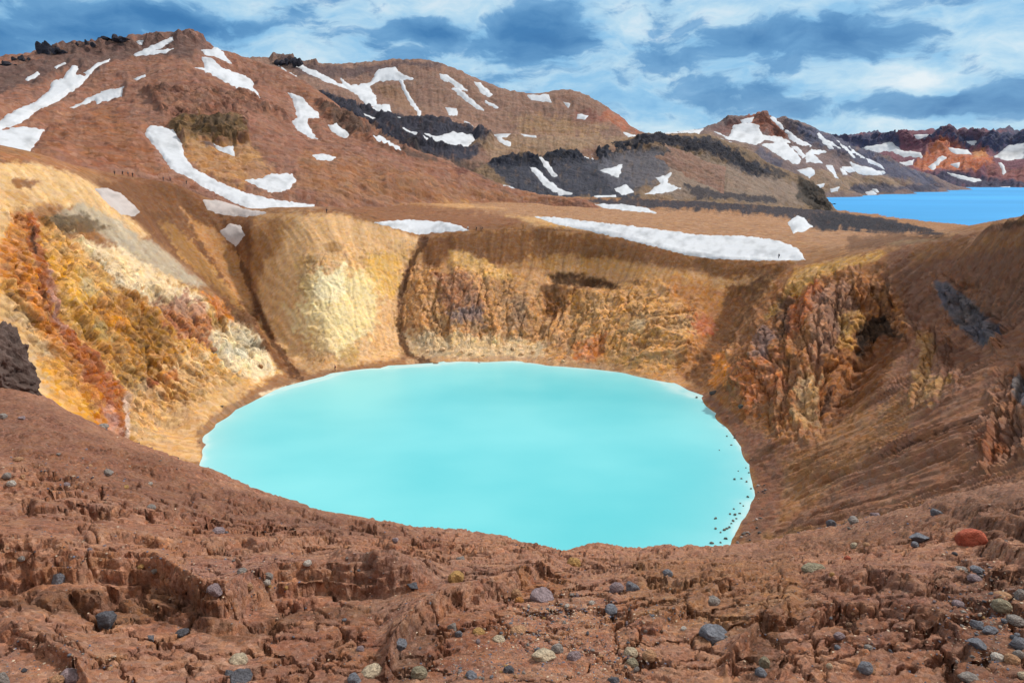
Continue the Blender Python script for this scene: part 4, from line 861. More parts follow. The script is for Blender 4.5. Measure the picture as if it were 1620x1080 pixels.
def earth_relief(G_):
    global up, px, py, X, Y, R, T, HK_, sharp, wob, wob2, idb, edb
    px, py = G_.px.copy(), G_.py.copy()
    X, Y = G_.P[..., 0], G_.P[..., 1]; R = G_.R; T = 2.2 * (np.maximum(R, 1) / 2.2) ** 1.77
    up = np.zeros(R.shape)
    HK_ = np.clip((3.3 / R) ** 2, .12, 1.0); sharp = np.clip(3.0 / R, .3, 1.0)
    wob = fbm2(px / 80, py / 60, 3, 2, .5); wob2 = fbm2(px / 24, py / 20, 3, 6, .5)
    def scarp(line, h, w=3, L=45, rag=9, ends=25):
        """a broken step in the earth: the far side stands higher, its raw layered face towards us"""
        global up
        xs_ = [p[0] for p in line]; ys_ = [p[1] for p in line]
        yl = np.interp(px, xs_, ys_)
        d = yl - py + wob * rag * 1.3 + wob2 * rag * .3
        k = 0
        for j, (o, sh_) in enumerate(((0, .40), (.9, .34), (1.7, .26))):
            wj = fbm2(px / 45 + j * 7, py / 60, 3, 150 + j + int(abs(xs_[0]))) * .6
            k = k + sh_ * sstep(0, 1.0, d - w * sharp * (o + wj))
        up += h * HK_ * k * np.exp(-np.maximum(d, 0) / L) * sstep(xs_[0] - ends, xs_[0] + ends, px) * sstep(xs_[-1] + ends, xs_[-1] - ends, px)
    scarp([(-200,900),(0,918),(80,918),(120,925),(200,920),(250,925),(290,950),(330,975),(370,975),(400,950),(440,935),(520,928),(600,938),(660,925)], .20, 5, 60, 7, 50)
    scarp([(60,945),(150,950),(240,960),(330,985),(380,990)], .06, 3, 40, 8)
    scarp([(120,856),(190,862),(250,872),(330,866),(400,869),(465,868),(560,862),(640,872)], .11, 3, 40, 9)
    scarp([(-100,890),(0,892),(60,890),(120,905)], .09, 3, 40, 8)
    scarp([(-80,640),(0,650),(60,662),(130,690),(200,712)], .16, 3, 14, 5)
    scarp([(30,800),(120,812),(230,822),(330,826)], .10, 3, 26, 8)
    scarp([(300,780),(420,800),(540,822),(600,838)], .12, 3, 14, 6)
    scarp([(700,850),(780,862),(860,872)], .10, 3, 12, 6)
    scarp([(900,885),(1000,892),(1080,885),(1180,880)], .10, 3, 14, 10)
    scarp([(980,915),(1080,920),(1180,905)], .07, 3, 18, 12)
    scarp([(0,690),(60,692),(90,692),(140,707),(200,722),(250,747),(330,757),(380,764)], .20, 3, 18, 6)
    scarp([(20,712),(120,727),(190,732),(250,752),(310,770),(400,792)], .20, 3, 16, 6)
    scarp([(-50,735),(50,742),(120,765),(180,782),(240,800)], .15, 3, 20, 7)
    scarp([(380,790),(470,812),(560,830),(640,842)], .16, 3, 16, 6)
    scarp([(640,865),(720,872),(800,880),(860,888)], .16, 3, 18, 8)
    scarp([(530,905),(575,918),(600,938),(650,935),(690,925)], .10, 4, 40, 8, 14)
    scarp([(610,1060),(640,1010),(665,982),(700,965),(750,945),(790,935),(840,912),(880,892)], .13, 5, 60, 9, 16)
    scarp([(0,1000),(60,1010),(100,1040),(140,1075)], .08, 4, 50, 8)
    scarp([(1000,1000),(1060,985),(1100,960),(1150,925),(1230,905),(1290,905)], .06, 4, 40, 16, 20)
    scarp([(1150,1060),(1175,1020),(1210,985),(1260,960)], .08, 4, 40, 10, 14)
    scarp([(1470,800),(1520,812),(1560,828),(1640,850),(1750,870)], .20, 5, 30, 14, 30)
    scarp([(1540,850),(1580,870),(1640,900),(1750,920)], .13, 5, 30, 14, 30)
    scarp([(1270,985),(1330,965),(1400,955),(1470,970),(1520,1000)], .06, 4, 40, 12)
    scarp([(1300,935),(1380,925),(1460,940)], .08, 4, 30, 12)
    # smaller steps everywhere
    wxy = fbm2(X * .5, Y * .5, 3, 12, .45)
    q = np.log(R) * 8.5 + wxy * 2.4 + fbm2(px / 40, py / 26, 3, 44) * .22
    mk = sstep(-.25, .5, fbm2(X * .35, Y * .35, 3, 90) + .25 * sstep(1050, 700, px))
    up += .0040 * R * sstep(26, 8, T) * (1 - (q - np.floor(q))) * mk * sstep(1, 3, T) * (1 - .6 * sstep(950, 1100, px))
    q2 = np.log(R) * 24 + wxy * 5 + fbm2(px / 30, py / 16, 3, 45) * .6
    up += (.0022 + .0022 * sstep(4, 8, T)) * R * sstep(30, 12, T) * (1 - (q2 - np.floor(q2))) * (.4 + .8 * sstep(-.2, .4, fbm2(X * .8, Y * .8, 3, 91)))
    # clods on the right, cracks everywhere
    cl = sstep(880, 1080, px) * sstep(.0, .5, .35 + fbm2(X * .6, Y * .6, 3, 92)) * (.35 + .65 * sstep(9, 4, T)) + .04
    wx = fbm2(X * 5, Y * 5, 3, 101) * .16; wy = fbm2(X * 5, Y * 5, 3, 111) * .16
    f1, ed, idv = voronoi2((X + wx) * 4.6, (Y + wy) * 7.0, 3)
    up += cl * (.021 * sstep(.0, .2, ed) + .006 * (idv - .4) * sstep(.0, .35, ed)) * np.clip(R / 4, .8, 1.1)
    f1b, edb, idb = voronoi2((X + wx * .6) * 13, (Y + wy * .6) * 19, 4)
    up += (.25 + cl) * (.007 * sstep(0, .35, edb)) * sstep(12, 6, T)
    f1c, edc, idc = voronoi2((X + wx * 1.6) * 1.5, (Y + wy * 1.6) * 2.1, 6)
    crk = sstep(-.05, .3, fbm2(X * 1.1, Y * 1.1, 3, 95))
    for cs_z, sd_, m0 in ((1.7, 6, -.3), (3.8, 9, -.1), (.8, 13, -.1)):
        wq = fbm2(X * cs_z * 2.2, Y * cs_z * 2.2, 4, 101 + sd_, .6) * .42; wr = fbm2(X * cs_z * 2.2, Y * cs_z * 2.2, 4, 121 + sd_, .6) * .42
        _, edc, _ = voronoi2(X * cs_z + wq, Y * cs_z * 1.25 + wr, sd_)
        wdt = np.maximum(.0042 * R, .007) * (.55 + .9 * sstep(-.3, .5, fbm2(X * 2.2, Y * 2.2, 2, 160 + sd_)))
        up -= np.minimum(.022 * R, .085) * sstep(m0, m0 + .25, fbm2(X * .8 + sd_, Y * .8, 3, 95)) * sstep(1.0, .35, edc * .5 / cs_z / wdt) * sstep(15, 9, T)
    up += .024 * fbm2(X * 1.2, Y * 1.2, 4, 96, .5) * np.clip(R / 5, .5, 1.6) + .006 * fbm2(X * 9, Y * 12, 3, 97, .55) * sstep(9, 5, T)
    up += .09 * fbm2(X / 2.5, Y / 2.5, 3, 98) * sstep(5, 14, T)
    en = fbm2(px / 50, py / 16, 4, 122, .55)
    up += .05 * en * sstep(8, 13, T) * sstep(700, 900, px)

    return up
full = G_.A, G_.R, G_.P, G_.px, G_.py
G_.A, G_.R, G_.P, G_.px, G_.py = (q[::3] for q in full)
up = earth_relief(G_)
E_ = (G_.P[..., 2] + up) / G_.R; LRr = np.log(G_.R)
vis_ = E_ >= np.maximum.accumulate(E_, axis=1) - .004
ds_ = np.sqrt((np.diff(E_, axis=1) * F_PX) ** 2 + (np.diff(LRr, axis=1) * 50) ** 2) * np.where(vis_[:, 1:], 1, .25) + .02
kk = 5; pad_ = np.pad(ds_, ((kk, kk), (0, 0)), mode='edge'); ds_ = sum(pad_[i:i + len(ds_)] for i in range(2 * kk + 1)) / (2 * kk + 1)
cs_ = np.concatenate([np.zeros((len(ds_), 1)), np.cumsum(ds_, axis=1)], 1)
NR = 860
LR2 = np.stack([np.interp(np.linspace(0, c[-1], NR), c, l) for c, l in zip(cs_, LRr)])
fi = np.clip(np.arange(len(full[0])) / 3, 0, len(LR2) - 1.001); f0 = fi.astype(int); ft = (fi - f0)[:, None]
LR2 = LR2[f0] * (1 - ft) + LR2[f0 + 1] * ft
G_.A, G_.R, G_.P, G_.px, G_.py = full
Z2 = np.stack([np.interp(a, l, z) for a, l, z in zip(LR2, np.log(G_.R), G_.P[..., 2])])
R2 = np.exp(LR2); A2 = np.broadcast_to(G_.A[:, :1], R2.shape)
G_.A, G_.R, G_.P = A2, R2, np.stack([R2 * np.sin(A2), R2 * np.cos(A2), Z2], 2)
G_.px, G_.py = proj(G_.P)
up = earth_relief(G_)
pu = np.pad(up, ((2, 2), (0, 0)), mode='edge'); up = (pu[1:-3] + 2 * pu[2:-2] + pu[3:-1]) / 4
G_.P[..., 2] += up - .05
G_.normals()
x3, y3, z3 = G_.P[..., 0], G_.P[..., 1], G_.P[..., 2]
steep = sstep(.82, .45, G_.N[..., 2])
rs = np.clip(R / 4, .7, 1.8)
bump_ = .018 * fbm3(x3 * 3 / rs, y3 * 3 / rs, z3 * 9 / rs, 4, 171, .6) * (.35 + 1.3 * steep) + .010 * fbm3(x3 * 11 / rs, y3 * 11 / rs, z3 * 30 / rs, 3, 175, .6) * (.6 + 1.2 * steep)
G_.P = G_.P + G_.N * (bump_ * rs * sstep(11, 5, R))[..., None]
G_.px, G_.py = proj(G_.P)
G_.visible()
G_.px0, G_.py0 = px, py
GS = [
 ([(-400,560),(0,600),(200,700),(400,780),(700,840),(700,870),(400,850),(200,800),(0,720),(-400,720)], '#7c5644', 20, 10, .7),
 ([(-300,930),(0,925),(100,930),(260,935),(370,990),(450,950),(600,945),(600,960),(460,975),(380,1005),(280,975),(0,960)], '#70503c', 5, 6, .7),  # band below the long scarp, its shadow put into the earth colour
 ([(300,880),(420,880),(500,900),(440,925),(380,960),(340,950),(290,915)], '#9b7160', 8, 8, .8), ([(0,800),(300,810),(500,840),(450,855),(0,850)], '#94634a', 10, 10, .6),
 ([(560,905),(700,890),(780,900),(760,930),(660,960),(640,985),(600,980)], '#96705d', 10, 10, .6), ([(700,960),(800,950),(820,1000),(700,1060),(640,1060)], '#85543c', 10, 10, .6),
 ([(640,990),(690,965),(700,985),(660,1040),(650,1080),(600,1080)], '#6a4f40', 8, 10, .6), ([(400,1000),(600,960),(620,1060),(400,1080)], '#8f5e45', 14, 12, .6), ([(1000,880),(1250,880),(1300,960),(1150,1000),(1000,960)], '#916a49', 20, 14, .6),
 ([(1180,1000),(1230,960),(1240,1080),(1170,1080)], '#634a3a', 8, 12, .6), ([(1260,900),(1500,880),(1500,1000),(1300,1000)], '#8d6450', 20, 16, .6), ([(1500,890),(1640,900),(1640,1080),(1480,1080)], '#7a5644', 16, 14, .6),
 ([(820,905),(900,895),(900,925),(830,930)], '#94623f', 6, 8, .7), ([(640,935),(680,925),(690,940),(650,950)], '#9a6242', 5, 6, .7), ([(1480,795),(1640,770),(1700,860),(1560,850)], '#6e5244', 8, 8, .6),
 ([(1150,880),(1220,848),(1400,808),(1640,755),(1640,790),(1440,850),(1250,880)], '#85604a', 14, 12, .7),
]
for n in ('px', 'py'): setattr(G_, n + '_d', getattr(G_, n)); setattr(G_, n, getattr(G_, n + '0'))
paint(G_, '#a5785e', GS)
G_.px, G_.py = G_.px_d, G_.py_d
vv = 1 + .22 * fbm3(X * 1.3, Y * 1.3, G_.P[..., 2] * 2.6, 5, 131, .6) + .16 * fbm3(X * 6, Y * 6, G_.P[..., 2] * 20, 4, 133, .65)
hh = fbm2(X * .7, Y * .7, 4, 135, .6)
G_.C = np.clip(G_.C * vv[..., None] * np.stack([1 + .12 * hh, 1 + 0 * hh, 1 - .15 * hh], 2), .004, .8)
M_EARTH = ground_mat('cracked_earth', 7, .9, .035, .45, speck=.4, vs=45)
# the same slope carried on to both sides and under our feet
fa, fr_ = np.meshgrid(np.linspace(-math.pi, math.pi, 421), np.geomspace(.2, 60, 170), indexing='ij')
fz = G_.rbf(fr_ * np.sin(fa), fr_ * np.cos(fa)) - .04
FX, FY = fr_ * np.sin(fa), fr_ * np.cos(fa)
fz = fz + .05 * fbm2(FX * 1.2, FY * 1.2, 5, 96, .55) + .02 * fbm2(FX * 6, FY * 6, 3, 97)
FP = np.stack([FX, FY, fz], 2).reshape(-1, 3)
FC = (np.broadcast_to(alb('#a5785e'), FX.shape + (3,)) * (1 + .3 * fbm2(FX * 1.3, FY * 1.3, 5, 131, .6))[..., None]).reshape(-1, 3)
FF = grid_faces(421, 170); keep_ = (np.abs(fa).ravel()[FF].min(1) > .87) | (fr_.ravel()[FF].max(1) < .62)
GV = np.concatenate([G_.P.reshape(-1, 3), FP]); GC = np.concatenate([G_.C.reshape(-1, 3), FC]); GF = np.concatenate([grid_faces(*R.shape), FF[keep_] + G_.R.size])
tag(link('ground', submesh('ground', GV, GF, GC), M_EARTH), 'cracked brown earth slope in front', 'ground', kind='structure')

# ================================================================== THINGS ON THE GROUND
def lookup(L):
    """photo pixel -> visible point of that surface"""
    W, H = 1621, 1081
    im = np.full((H, W), -1, np.int64); zb = np.full((H, W), 1e9)
    f = L.vis.ravel(); idx = np.nonzero(f)[0]
    x, y = proj(L.P); x = np.rint(x.ravel()[idx]); y = np.rint(y.ravel()[idx])
    ok = (x >= 0) & (x < W) & (y >= 0) & (y < H); idx = idx[ok]; x = x[ok].astype(int); y = y[ok].astype(int)
    o = np.argsort(-L.R.ravel()[idx]); im[y[o], x[o]] = idx[o]
    P = L.P.reshape(-1, 3)
    def at(qx, qy):
        for k in range(0, 14):
            x0, x1, y0, y1 = int(qx) - k, int(qx) + k + 1, int(qy) - k, int(qy) + k + 1
            s = im[max(y0, 0):y1, max(x0, 0):x1]
            s = s[s >= 0]
            if len(s): return Vector(P[s[len(s) // 2]])
        return None
    return at
def obj_mat(name, rough, sc, bump=.5, var=.35):
    m = bpy.data.materials.new(name); m.use_nodes = True
    nt = m.node_tree; N = nt.nodes; L = nt.links; b = N['Principled BSDF']; b.inputs['Roughness'].default_value = rough; b.inputs['Specular IOR Level'].default_value = .3
    oi = N.new('ShaderNodeObjectInfo'); tc = N.new('ShaderNodeTexCoord')
    n = N.new('ShaderNodeTexNoise'); n.noise_dimensions = '4D'; n.inputs['Scale'].default_value = sc; n.inputs['Detail'].default_value = 7; n.inputs['Roughness'].default_value = .65
    L.new(tc.outputs['Object'], n.inputs['Vector'])
    ml = N.new('ShaderNodeMath'); ml.operation = 'MULTIPLY'; ml.inputs[1].default_value = 40; L.new(oi.outputs['Random'], ml.inputs[0]); L.new(ml.outputs[0], n.inputs['W'])
    mr = N.new('ShaderNodeMapRange'); mr.inputs['From Min'].default_value = .3; mr.inputs['From Max'].default_value = .7; mr.inputs['To Min'].default_value = 1 - var; mr.inputs['To Max'].default_value = 1 + var
    L.new(n.outputs['Fac'], mr.inputs[0])
    s = N.new('ShaderNodeVectorMath'); s.operation = 'SCALE'; L.new(oi.outputs['Color'], s.inputs[0]); L.new(mr.outputs[0], s.inputs['Scale']); L.new(s.outputs[0], b.inputs['Base Color'])
    bp = N.new('ShaderNodeBump'); bp.inputs['Strength'].default_value = bump; bp.inputs['Distance'].default_value = .12; L.new(n.outputs['Fac'], bp.inputs['Height']); L.new(bp.outputs[0], b.inputs['Normal'])
    return m
import bmesh
def rock_mesh(name, seed, ang=True, sub=4, rough=.2):
    rg_ = random.Random(seed); bm = bmesh.new(); bmesh.ops.create_icosphere(bm, subdivisions=sub, radius=1)
    co = np.array([v.co for v in bm.verts])
    if ang:
        for _ in range(rg_.randint(9, 14)):
            n = np.array([rg_.gauss(0, 1) for _ in range(3)]); n /= np.linalg.norm(n); c = rg_.uniform(.5, .86)
            d = co @ n; co = co - np.outer(np.maximum(d - c, 0) * .93, n)
    co = co * (1 + rough * fbm3(co[:, 0] * 1.1 + seed, co[:, 1] * 1.1, co[:, 2] * 1.1, 3, seed, .5) * (1 if ang else 1.2) + .10 * fbm3(co[:, 0] * 3 + seed, co[:, 1] * 3, co[:, 2] * 3, 4, seed + 9, .65))[:, None]
    co /= np.abs(co).max(0)
    for v, c in zip(bm.verts, co): v.co = c
    me = bpy.data.meshes.new(name); bm.to_mesh(me); bm.free()
    me.polygons.foreach_set('use_smooth', np.full(len(me.polygons), True))
    return me
M_STONE = obj_mat('stone', .9, 2.6, .9, .45)
ANG = [rock_mesh('angular_stone', s) for s in range(9)]
RND = [rock_mesh('rounded_stone', 20 + s, False) for s in range(5)]
SML = [rock_mesh('small_stone', 40 + s, s % 3 != 0, 2) for s in range(8)]
for me in ANG + RND + SML: me.materials.append(M_STONE)
at_g = lookup(G_)
STONE_COL = {'blue': '#737880', 'dark': '#5a5c62', 'grey': '#8f8a84', 'mauve': '#8d7f82', 'cream': '#b9ac92', 'ochre': '#ad8a55', 'tan': '#b08a68', 'orange': '#b27c44', 'red': '#a85a44', 'pale': '#b9b4aa', 'olive': '#8c8670', 'brown': '#7a604c'}
def put_stone(me, p, w, h, yaw, colour, sink=.3, dep=None, jit=.08):
    o = bpy.data.objects.new('stone', me); COL.objects.link(o)
    o.scale = (w / 2, (dep or w * random.uniform(.6, .9)) / 2, h / 2)
    o.rotation_euler = (random.uniform(-.15, .15), random.uniform(-.2, .2), yaw)
    o.location = p + Vector((0, 0, h * (.5 - sink)))
    c = np.minimum(alb(colour) * 1.5, .8) * (1 + random.uniform(-jit, jit)); o.color = (*c, 1)
    return o
BIG = [  # px, py of the foot, width and height in the photo, colour, worn or broken, label
 (908,893,26,17,'ochre',1,'ochre yellow stone just below the notch in the earth edge'), (721,917,30,20,'ochre',0,'blocky ochre stone on the broken crust above the gravel'), (815,944,20,17,'tan',1,'tan stone leaning against a small orange one'), (821,952,17,10,'orange',1,'small bright orange stone touching a tan one'),
 (857,947,44,18,'mauve',0,'wide flat mauve grey slab above the gravel fan'), (728,884,17,8,'grey',0,'flat grey stone alone above the blocky ochre stone'), (624,857,14,9,'mauve',0,'pale grey stone high on the slope near the water edge'), (654,926,24,9,'dark',0,'dark flat stone in the orange hollow under the crust'),
 (977,932,26,18,'mauve',1,'mauve boulder of a close pair with a blue grey one'), (1000,932,24,20,'blue',0,'blue grey boulder of a close pair with a mauve one'), (1056,908,18,10,'blue',0,'blue stone high on the clods behind the paired boulders'), (968,968,30,18,'blue',0,'blue grey cracked boulder below the paired boulders'),
 (757,1000,24,9,'ochre',1,'flat ochre pebble left of the gravel strip'), (820,999,30,9,'tan',1,'long tan cobble in the gravel strip'), (790,1012,22,9,'cream',1,'cream cobble in the gravel strip'), (860,1042,42,15,'cream',0,'large cream yellow stone in the middle of the gravel'), (882,1030,22,19,'grey',1,'round grey cobble behind the large cream stone'), (908,1039,26,13,'mauve',0,'mauve grey stone beside the large cream stone'),
 (664,1066,28,19,'olive',1,'rounded olive grey boulder in the dark hollow'), (589,1065,37,13,'cream',1,'long cream cobble lying beside a blue one at the bottom'), (560,1077,24,16,'blue',0,'blue stone beside the long cream cobble at the bottom'), (570,1028,14,9,'mauve',1,'small mauve pebble alone on the brown crust'), (632,1022,22,14,'blue',0,'blue stone at the edge of the dark hollow'), (715,993,16,13,'grey',0,'grey stone wedged over a blue one'), (726,1006,14,12,'blue',0,'blue stone wedged under a grey one'),
 (998,1034,24,14,'cream',1,'cream cobble beside a tan one right of the gravel'), (1027,1039,25,14,'tan',1,'tan cobble beside a cream one right of the gravel'), (1001,1050,22,13,'olive',1,'olive grey cobble under the cream and tan pair'), (805,1062,19,12,'dark',0,'dark blue stone low in the gravel'), (748,1070,24,13,'blue',0,'blue stone at the bottom edge of the gravel'), (972,1077,20,13,'dark',0,'dark stone at the very bottom right of the gravel'),
 (1132,1011,50,26,'blue',0,'largest dark blue angular boulder on the bare brown crust'), (1127,953,27,13,'grey',1,'flat blue grey cobble behind the largest blue boulder'), (1536,864,42,24,'red',0,'bright brick red boulder on the brown slope'), (1454,852,30,13,'blue',0,'long blue stone a little left of the red boulder'), (1446,861,13,8,'blue',0,'small blue stone under the long blue one'), (1480,811,17,11,'blue',0,'blue grey stone near the top of the slope under the streaked wall'),
 (1314,829,17,12,'dark',0,'dark stone in the row at the foot of the streaked wall'), (1351,827,20,13,'grey',0,'grey stone in the row at the foot of the streaked wall'), (1384,815,15,9,'mauve',0,'mauve stone in the row at the foot of the streaked wall'), (1353,864,13,8,'cream',1,'cream pebble on the ridged earth beside a tan one'), (1371,863,11,7,'tan',1,'tan pebble on the ridged earth beside a cream one'), (1340,886,12,8,'red',1,'small red pebble on the ridged earth'), (1315,909,9,7,'ochre',1,'tiny yellow pebble on the ridged earth'), (1284,899,40,11,'olive',0,'long olive brown slab half buried in the ridged earth'),
 (1521,903,19,8,'grey',1,'grey cobble top of the stony strip'), (1549,903,22,9,'blue',0,'blue flat stone top of the stony strip'), (1543,917,22,10,'mauve',0,'mauve flat stone under the two top ones of the stony strip'), (1585,960,26,17,'olive',1,'olive boulder with a yellow stain in the stony strip'), (1514,955,18,9,'mauve',1,'mauve cobble left of the olive boulder'), (1545,989,19,9,'blue',0,'small blue slab in the middle of the stony strip'), (1566,1000,22,9,'blue',0,'blue slab just right of the small blue slab'), (1548,1022,30,13,'blue',0,'long blue slab low in the stony strip'),
 (1610,1018,26,15,'blue',0,'blue and white boulder at the right edge'), (1578,1042,20,12,'pale',1,'pale cobble of a row of three low at right'), (1601,1046,20,13,'tan',1,'pinkish tan cobble of a row of three low at right'), (1612,1036,15,9,'grey',1,'grey cobble of a row of three low at right'), (1613,944,16,15,'grey',1,'round grey cobble at the right edge above the strip'), (1609,983,24,11,'grey',1,'flat grey cobble at the right edge'), (1586,943,24,8,'tan',1,'flat tan cobble above the olive boulder'), (1531,1076,26,9,'grey',0,'long grey slab at the very bottom right'), (1617,1070,14,8,'cream',1,'cream pebble in the bottom right corner'),
 (1366,1058,26,15,'blue',0,'blue stone with a tan chip beside a deep crack'), (1376,1062,14,9,'tan',1,'tan chip beside the blue stone at a deep crack'), (1209,1053,18,19,'olive',0,'upright olive stone in the dark gully'), (1206,1067,22,15,'blue',0,'blue stone under the upright olive one'), (1313,1054,10,8,'cream',1,'tiny cream pebble on the cracked crust'), (1325,1026,12,7,'blue',0,'tiny blue stone on the cracked crust'), (1374,1025,14,7,'grey',1,'tiny grey pebble on the cracked crust'), (1328,1008,18,9,'mauve',0,'purple stone flush with the cracked crust'),
 (346,840,21,10,'mauve',1,'mauve cobble alone on the smooth orange slope'), (383,905,17,10,'grey',1,'grey cobble on the overhanging shelf'), (425,911,15,9,'grey',0,'upper grey stone of two on the shelf'), (420,920,14,9,'pale',1,'lower pale stone of two on the shelf'), (341,934,26,14,'mauve',0,'mauve and white stone at the tip of the shelf'), (394,928,13,11,'tan',1,'tan stone at the edge of the shelf'), (487,893,15,7,'pale',1,'small pale pebble on the step behind the shelf'), (93,920,17,20,'blue',0,'upright blue stone stuck on the lip of the long scarp'),
 (167,986,34,23,'dark',0,'large dark blue boulder under the long scarp'), (240,1009,12,11,'blue',0,'small round blue stone in front of the scarp'), (288,1001,22,9,'dark',0,'dark flat stone in the shadow of the shelf'), (113,1075,34,26,'mauve',0,'large mauve grey boulder in the bottom left'), (88,1078,20,12,'tan',1,'tan cobble beside the large mauve boulder'), (6,1078,18,17,'grey',0,'grey boulder in the bottom left corner'), (377,1047,30,15,'cream',1,'smooth cream oval cobble on bare earth'), (379,1073,36,15,'dark',0,'dark blue stone under the smooth cream cobble'), (362,1064,12,9,'blue',0,'small blue stone touching the dark one under the cream cobble'),
 (4,660,14,9,'grey',0,'grey stone high on the slope at the left edge'), (33,662,11,6,'mauve',0,'mauve stone high on the slope beside the grey one'), (172,668,16,8,'grey',0,'pale grey stone on the skyline of the slope'), (171,748,16,9,'grey',0,'grey stone on the upper left slope between two ledges'), (12,756,12,8,'grey',1,'upper of two pale stones at the far left'), (18,766,13,8,'pale',1,'lower of two pale stones at the far left'), (28,727,14,7,'tan',1,'pinkish stone above the pair of pale stones'), (105,768,12,7,'mauve',1,'small mauve stone on the left slope'), (240,803,14,7,'grey',1,'small grey stone under the upper ledges'),
]
for k, (qx, qy, w, h, c, rnd, lab) in enumerate(BIG):
    p = at_g(min(max(qx, 2), 1617), min(qy, 1078))
    if p is None: continue
    s = p.length / F_PX
    me = (RND if rnd else ANG)[k % (5 if rnd else 9)]
    o = put_stone(me, p, w * s * .84, h * s * (1.45 if c == 'red' and w > 20 else 1.1), random.uniform(-.4, .4), STONE_COL[c], .38, w * s * .8)
    tag(o, lab, 'stone')
SM_LAB = {'blue': 'small blue grey stone among the scattered gravel', 'grey': 'small grey stone among the scattered gravel', 'pale': 'small pale stone among the scattered gravel', 'tan': 'small tan stone among the scattered gravel', 'ochre': 'small ochre stone among the scattered gravel', 'mauve': 'small mauve stone among the scattered gravel', 'brown': 'small brown stone among the scattered gravel', 'dark': 'small dark stone among the scattered gravel'}
clusters = [(890, 965, 55, 26, 18), (840, 1015, 90, 26, 18), (760, 1060, 90, 22, 12), (960, 1045, 60, 30, 12), (1560, 985, 60, 75, 22), (1030, 980, 60, 30, 7), (400, 915, 90, 25, 4), (200, 870, 180, 30, 5), (80, 1040, 80, 30, 6), (120, 745, 110, 30, 5), (1340, 1000, 150, 70, 7), (1330, 825, 70, 16, 6), (560, 980, 200, 70, 5)]
for cx, cy, sx, sy, n in clusters:
    for _ in range(n):
        qx, qy = random.gauss(cx, sx * .6), random.gauss(cy, sy * .6)
        if not (2 < qx < 1618 and qy < 1078): continue
        p = at_g(qx, qy)
        if p is None or p.length > 30: continue
        s = p.length / F_PX; w = random.choice((5, 5, 6, 7, 8, 10)) * s
        c = random.choice(('blue', 'blue', 'grey', 'grey', 'pale', 'tan', 'mauve', 'dark', 'brown', 'ochre'))
        tag(put_stone(random.choice(SML), p, w, w * random.uniform(.5, .8), random.uniform(0, 6.28), STONE_COL[c], .3, None, .2), SM_LAB[c], 'stone', 'small ' + c + ' stones scattered on the earth')
# fine gravel nobody could count
def gravel(name, spots, meshes, lab, cols):
    V = []; Fc = []; Cc = []; n0 = 0
    for p, w in spots:
        me = random.choice(meshes); v, f = me
        a = random.uniform(0, 6.28); ca, sa = math.cos(a), math.sin(a)
        q = v * np.array([w / 2, w * .38, w * random.uniform(.22, .4)])
        q = np.stack([q[:, 0] * ca - q[:, 1] * sa, q[:, 0] * sa + q[:, 1] * ca, q[:, 2]], 1) + np.array(p)
        V.append(q); Fc.append(f + n0); n0 += len(q)
        Cc.append(np.tile(alb(random.choice(cols)) * random.uniform(.7, 1.2), (len(q), 1)))
    o = link(name, mesh_from(name, np.concatenate(V), np.concatenate(Fc), np.concatenate(Cc), False), M_GRAVEL)
    return tag(o, lab, 'gravel', kind='stuff')
M_GRAVEL = ground_mat('gravel', 30, .4, .01, .3, speck=.2)
def tri_rock(seed):
    me = rock_mesh('gravel_shape', seed, True, 1); v = np.array([x.co for x in me.vertices]); f = np.array([list(q.vertices) for q in me.polygons]); bpy.data.meshes.remove(me)
    return v, f
TRI = [tri_rock(60 + s) for s in range(6)]
spots = []
gv = np.nonzero((G_.vis & (G_.py > 600) & (G_.px > 0) & (G_.px < 1620)).ravel())[0]
dens_ = (fbm2(X * .9, Y * .9, 3, 140).ravel()[gv] > -.05)
gv = gv[dens_]; Pg = G_.P.reshape(-1, 3); pick = np.random.default_rng(3).choice(gv, 4200, replace=False)
for i_ in pick:
    p = Pg[i_]; s = float(np.linalg.norm(p)) / F_PX
    spots.append((p, s * random.choice((1.2, 1.5, 2, 2.5, 3.2))))
for cx, cy, sx, sy, n in clusters:
    for _ in range(n * 40):
        qx, qy = random.gauss(cx, sx * .75), random.gauss(cy, sy * .75)
        if not (2 < qx < 1618 and 600 < qy < 1079): continue
        p = at_g(qx, qy)
        if p is None or p.length > 30: continue
        spots.append((p, p.length / F_PX * random.choice((1.5, 1.5, 2, 2, 2.5, 3, 4))))
gravel('gravel', spots, TRI, 'fine mixed gravel strewn over the cracked earth', ['#7a7470', '#6a7080', '#a08a74', '#8a6a54', '#c0b098', '#5a5a62', '#94705a'])

def lava_mesh():
    me = rock_mesh('lava_boulder', 71, True, 6, .3)
    co = np.empty(len(me.vertices) * 3); me.vertices.foreach_get('co', co); co = co.reshape(-1, 3)
    n = .30 * fbm3(co[:, 0] * 2, co[:, 1] * 2, co[:, 2] * 2, 6, 61, .6, True) + .12 * fbm3(co[:, 0] * 8, co[:, 1] * 8, co[:, 2] * 8, 4, 64, .6)
    co = co * (.9 + n)[:, None]; me.vertices.foreach_set('co', co.ravel()); me.update()
    return me
# dark lava block on the far left of our slope
p = at_g(14, 604); 
s_ = p.length / F_PX
t = bpy.data.objects.new('lava_boulder', lava_mesh()); COL.objects.link(t)
t.data.materials.append(M_STONE); t.scale = (62 * s_, 50 * s_, 50 * s_); t.rotation_euler = (.1, .75, .3); t.location = pt(-8, 585, p.length * .99); t.color = (*alb('#5b4d47'), 1)
tag(t, 'big dark lava boulder bulging over the ochre wall at the left edge', 'boulder')

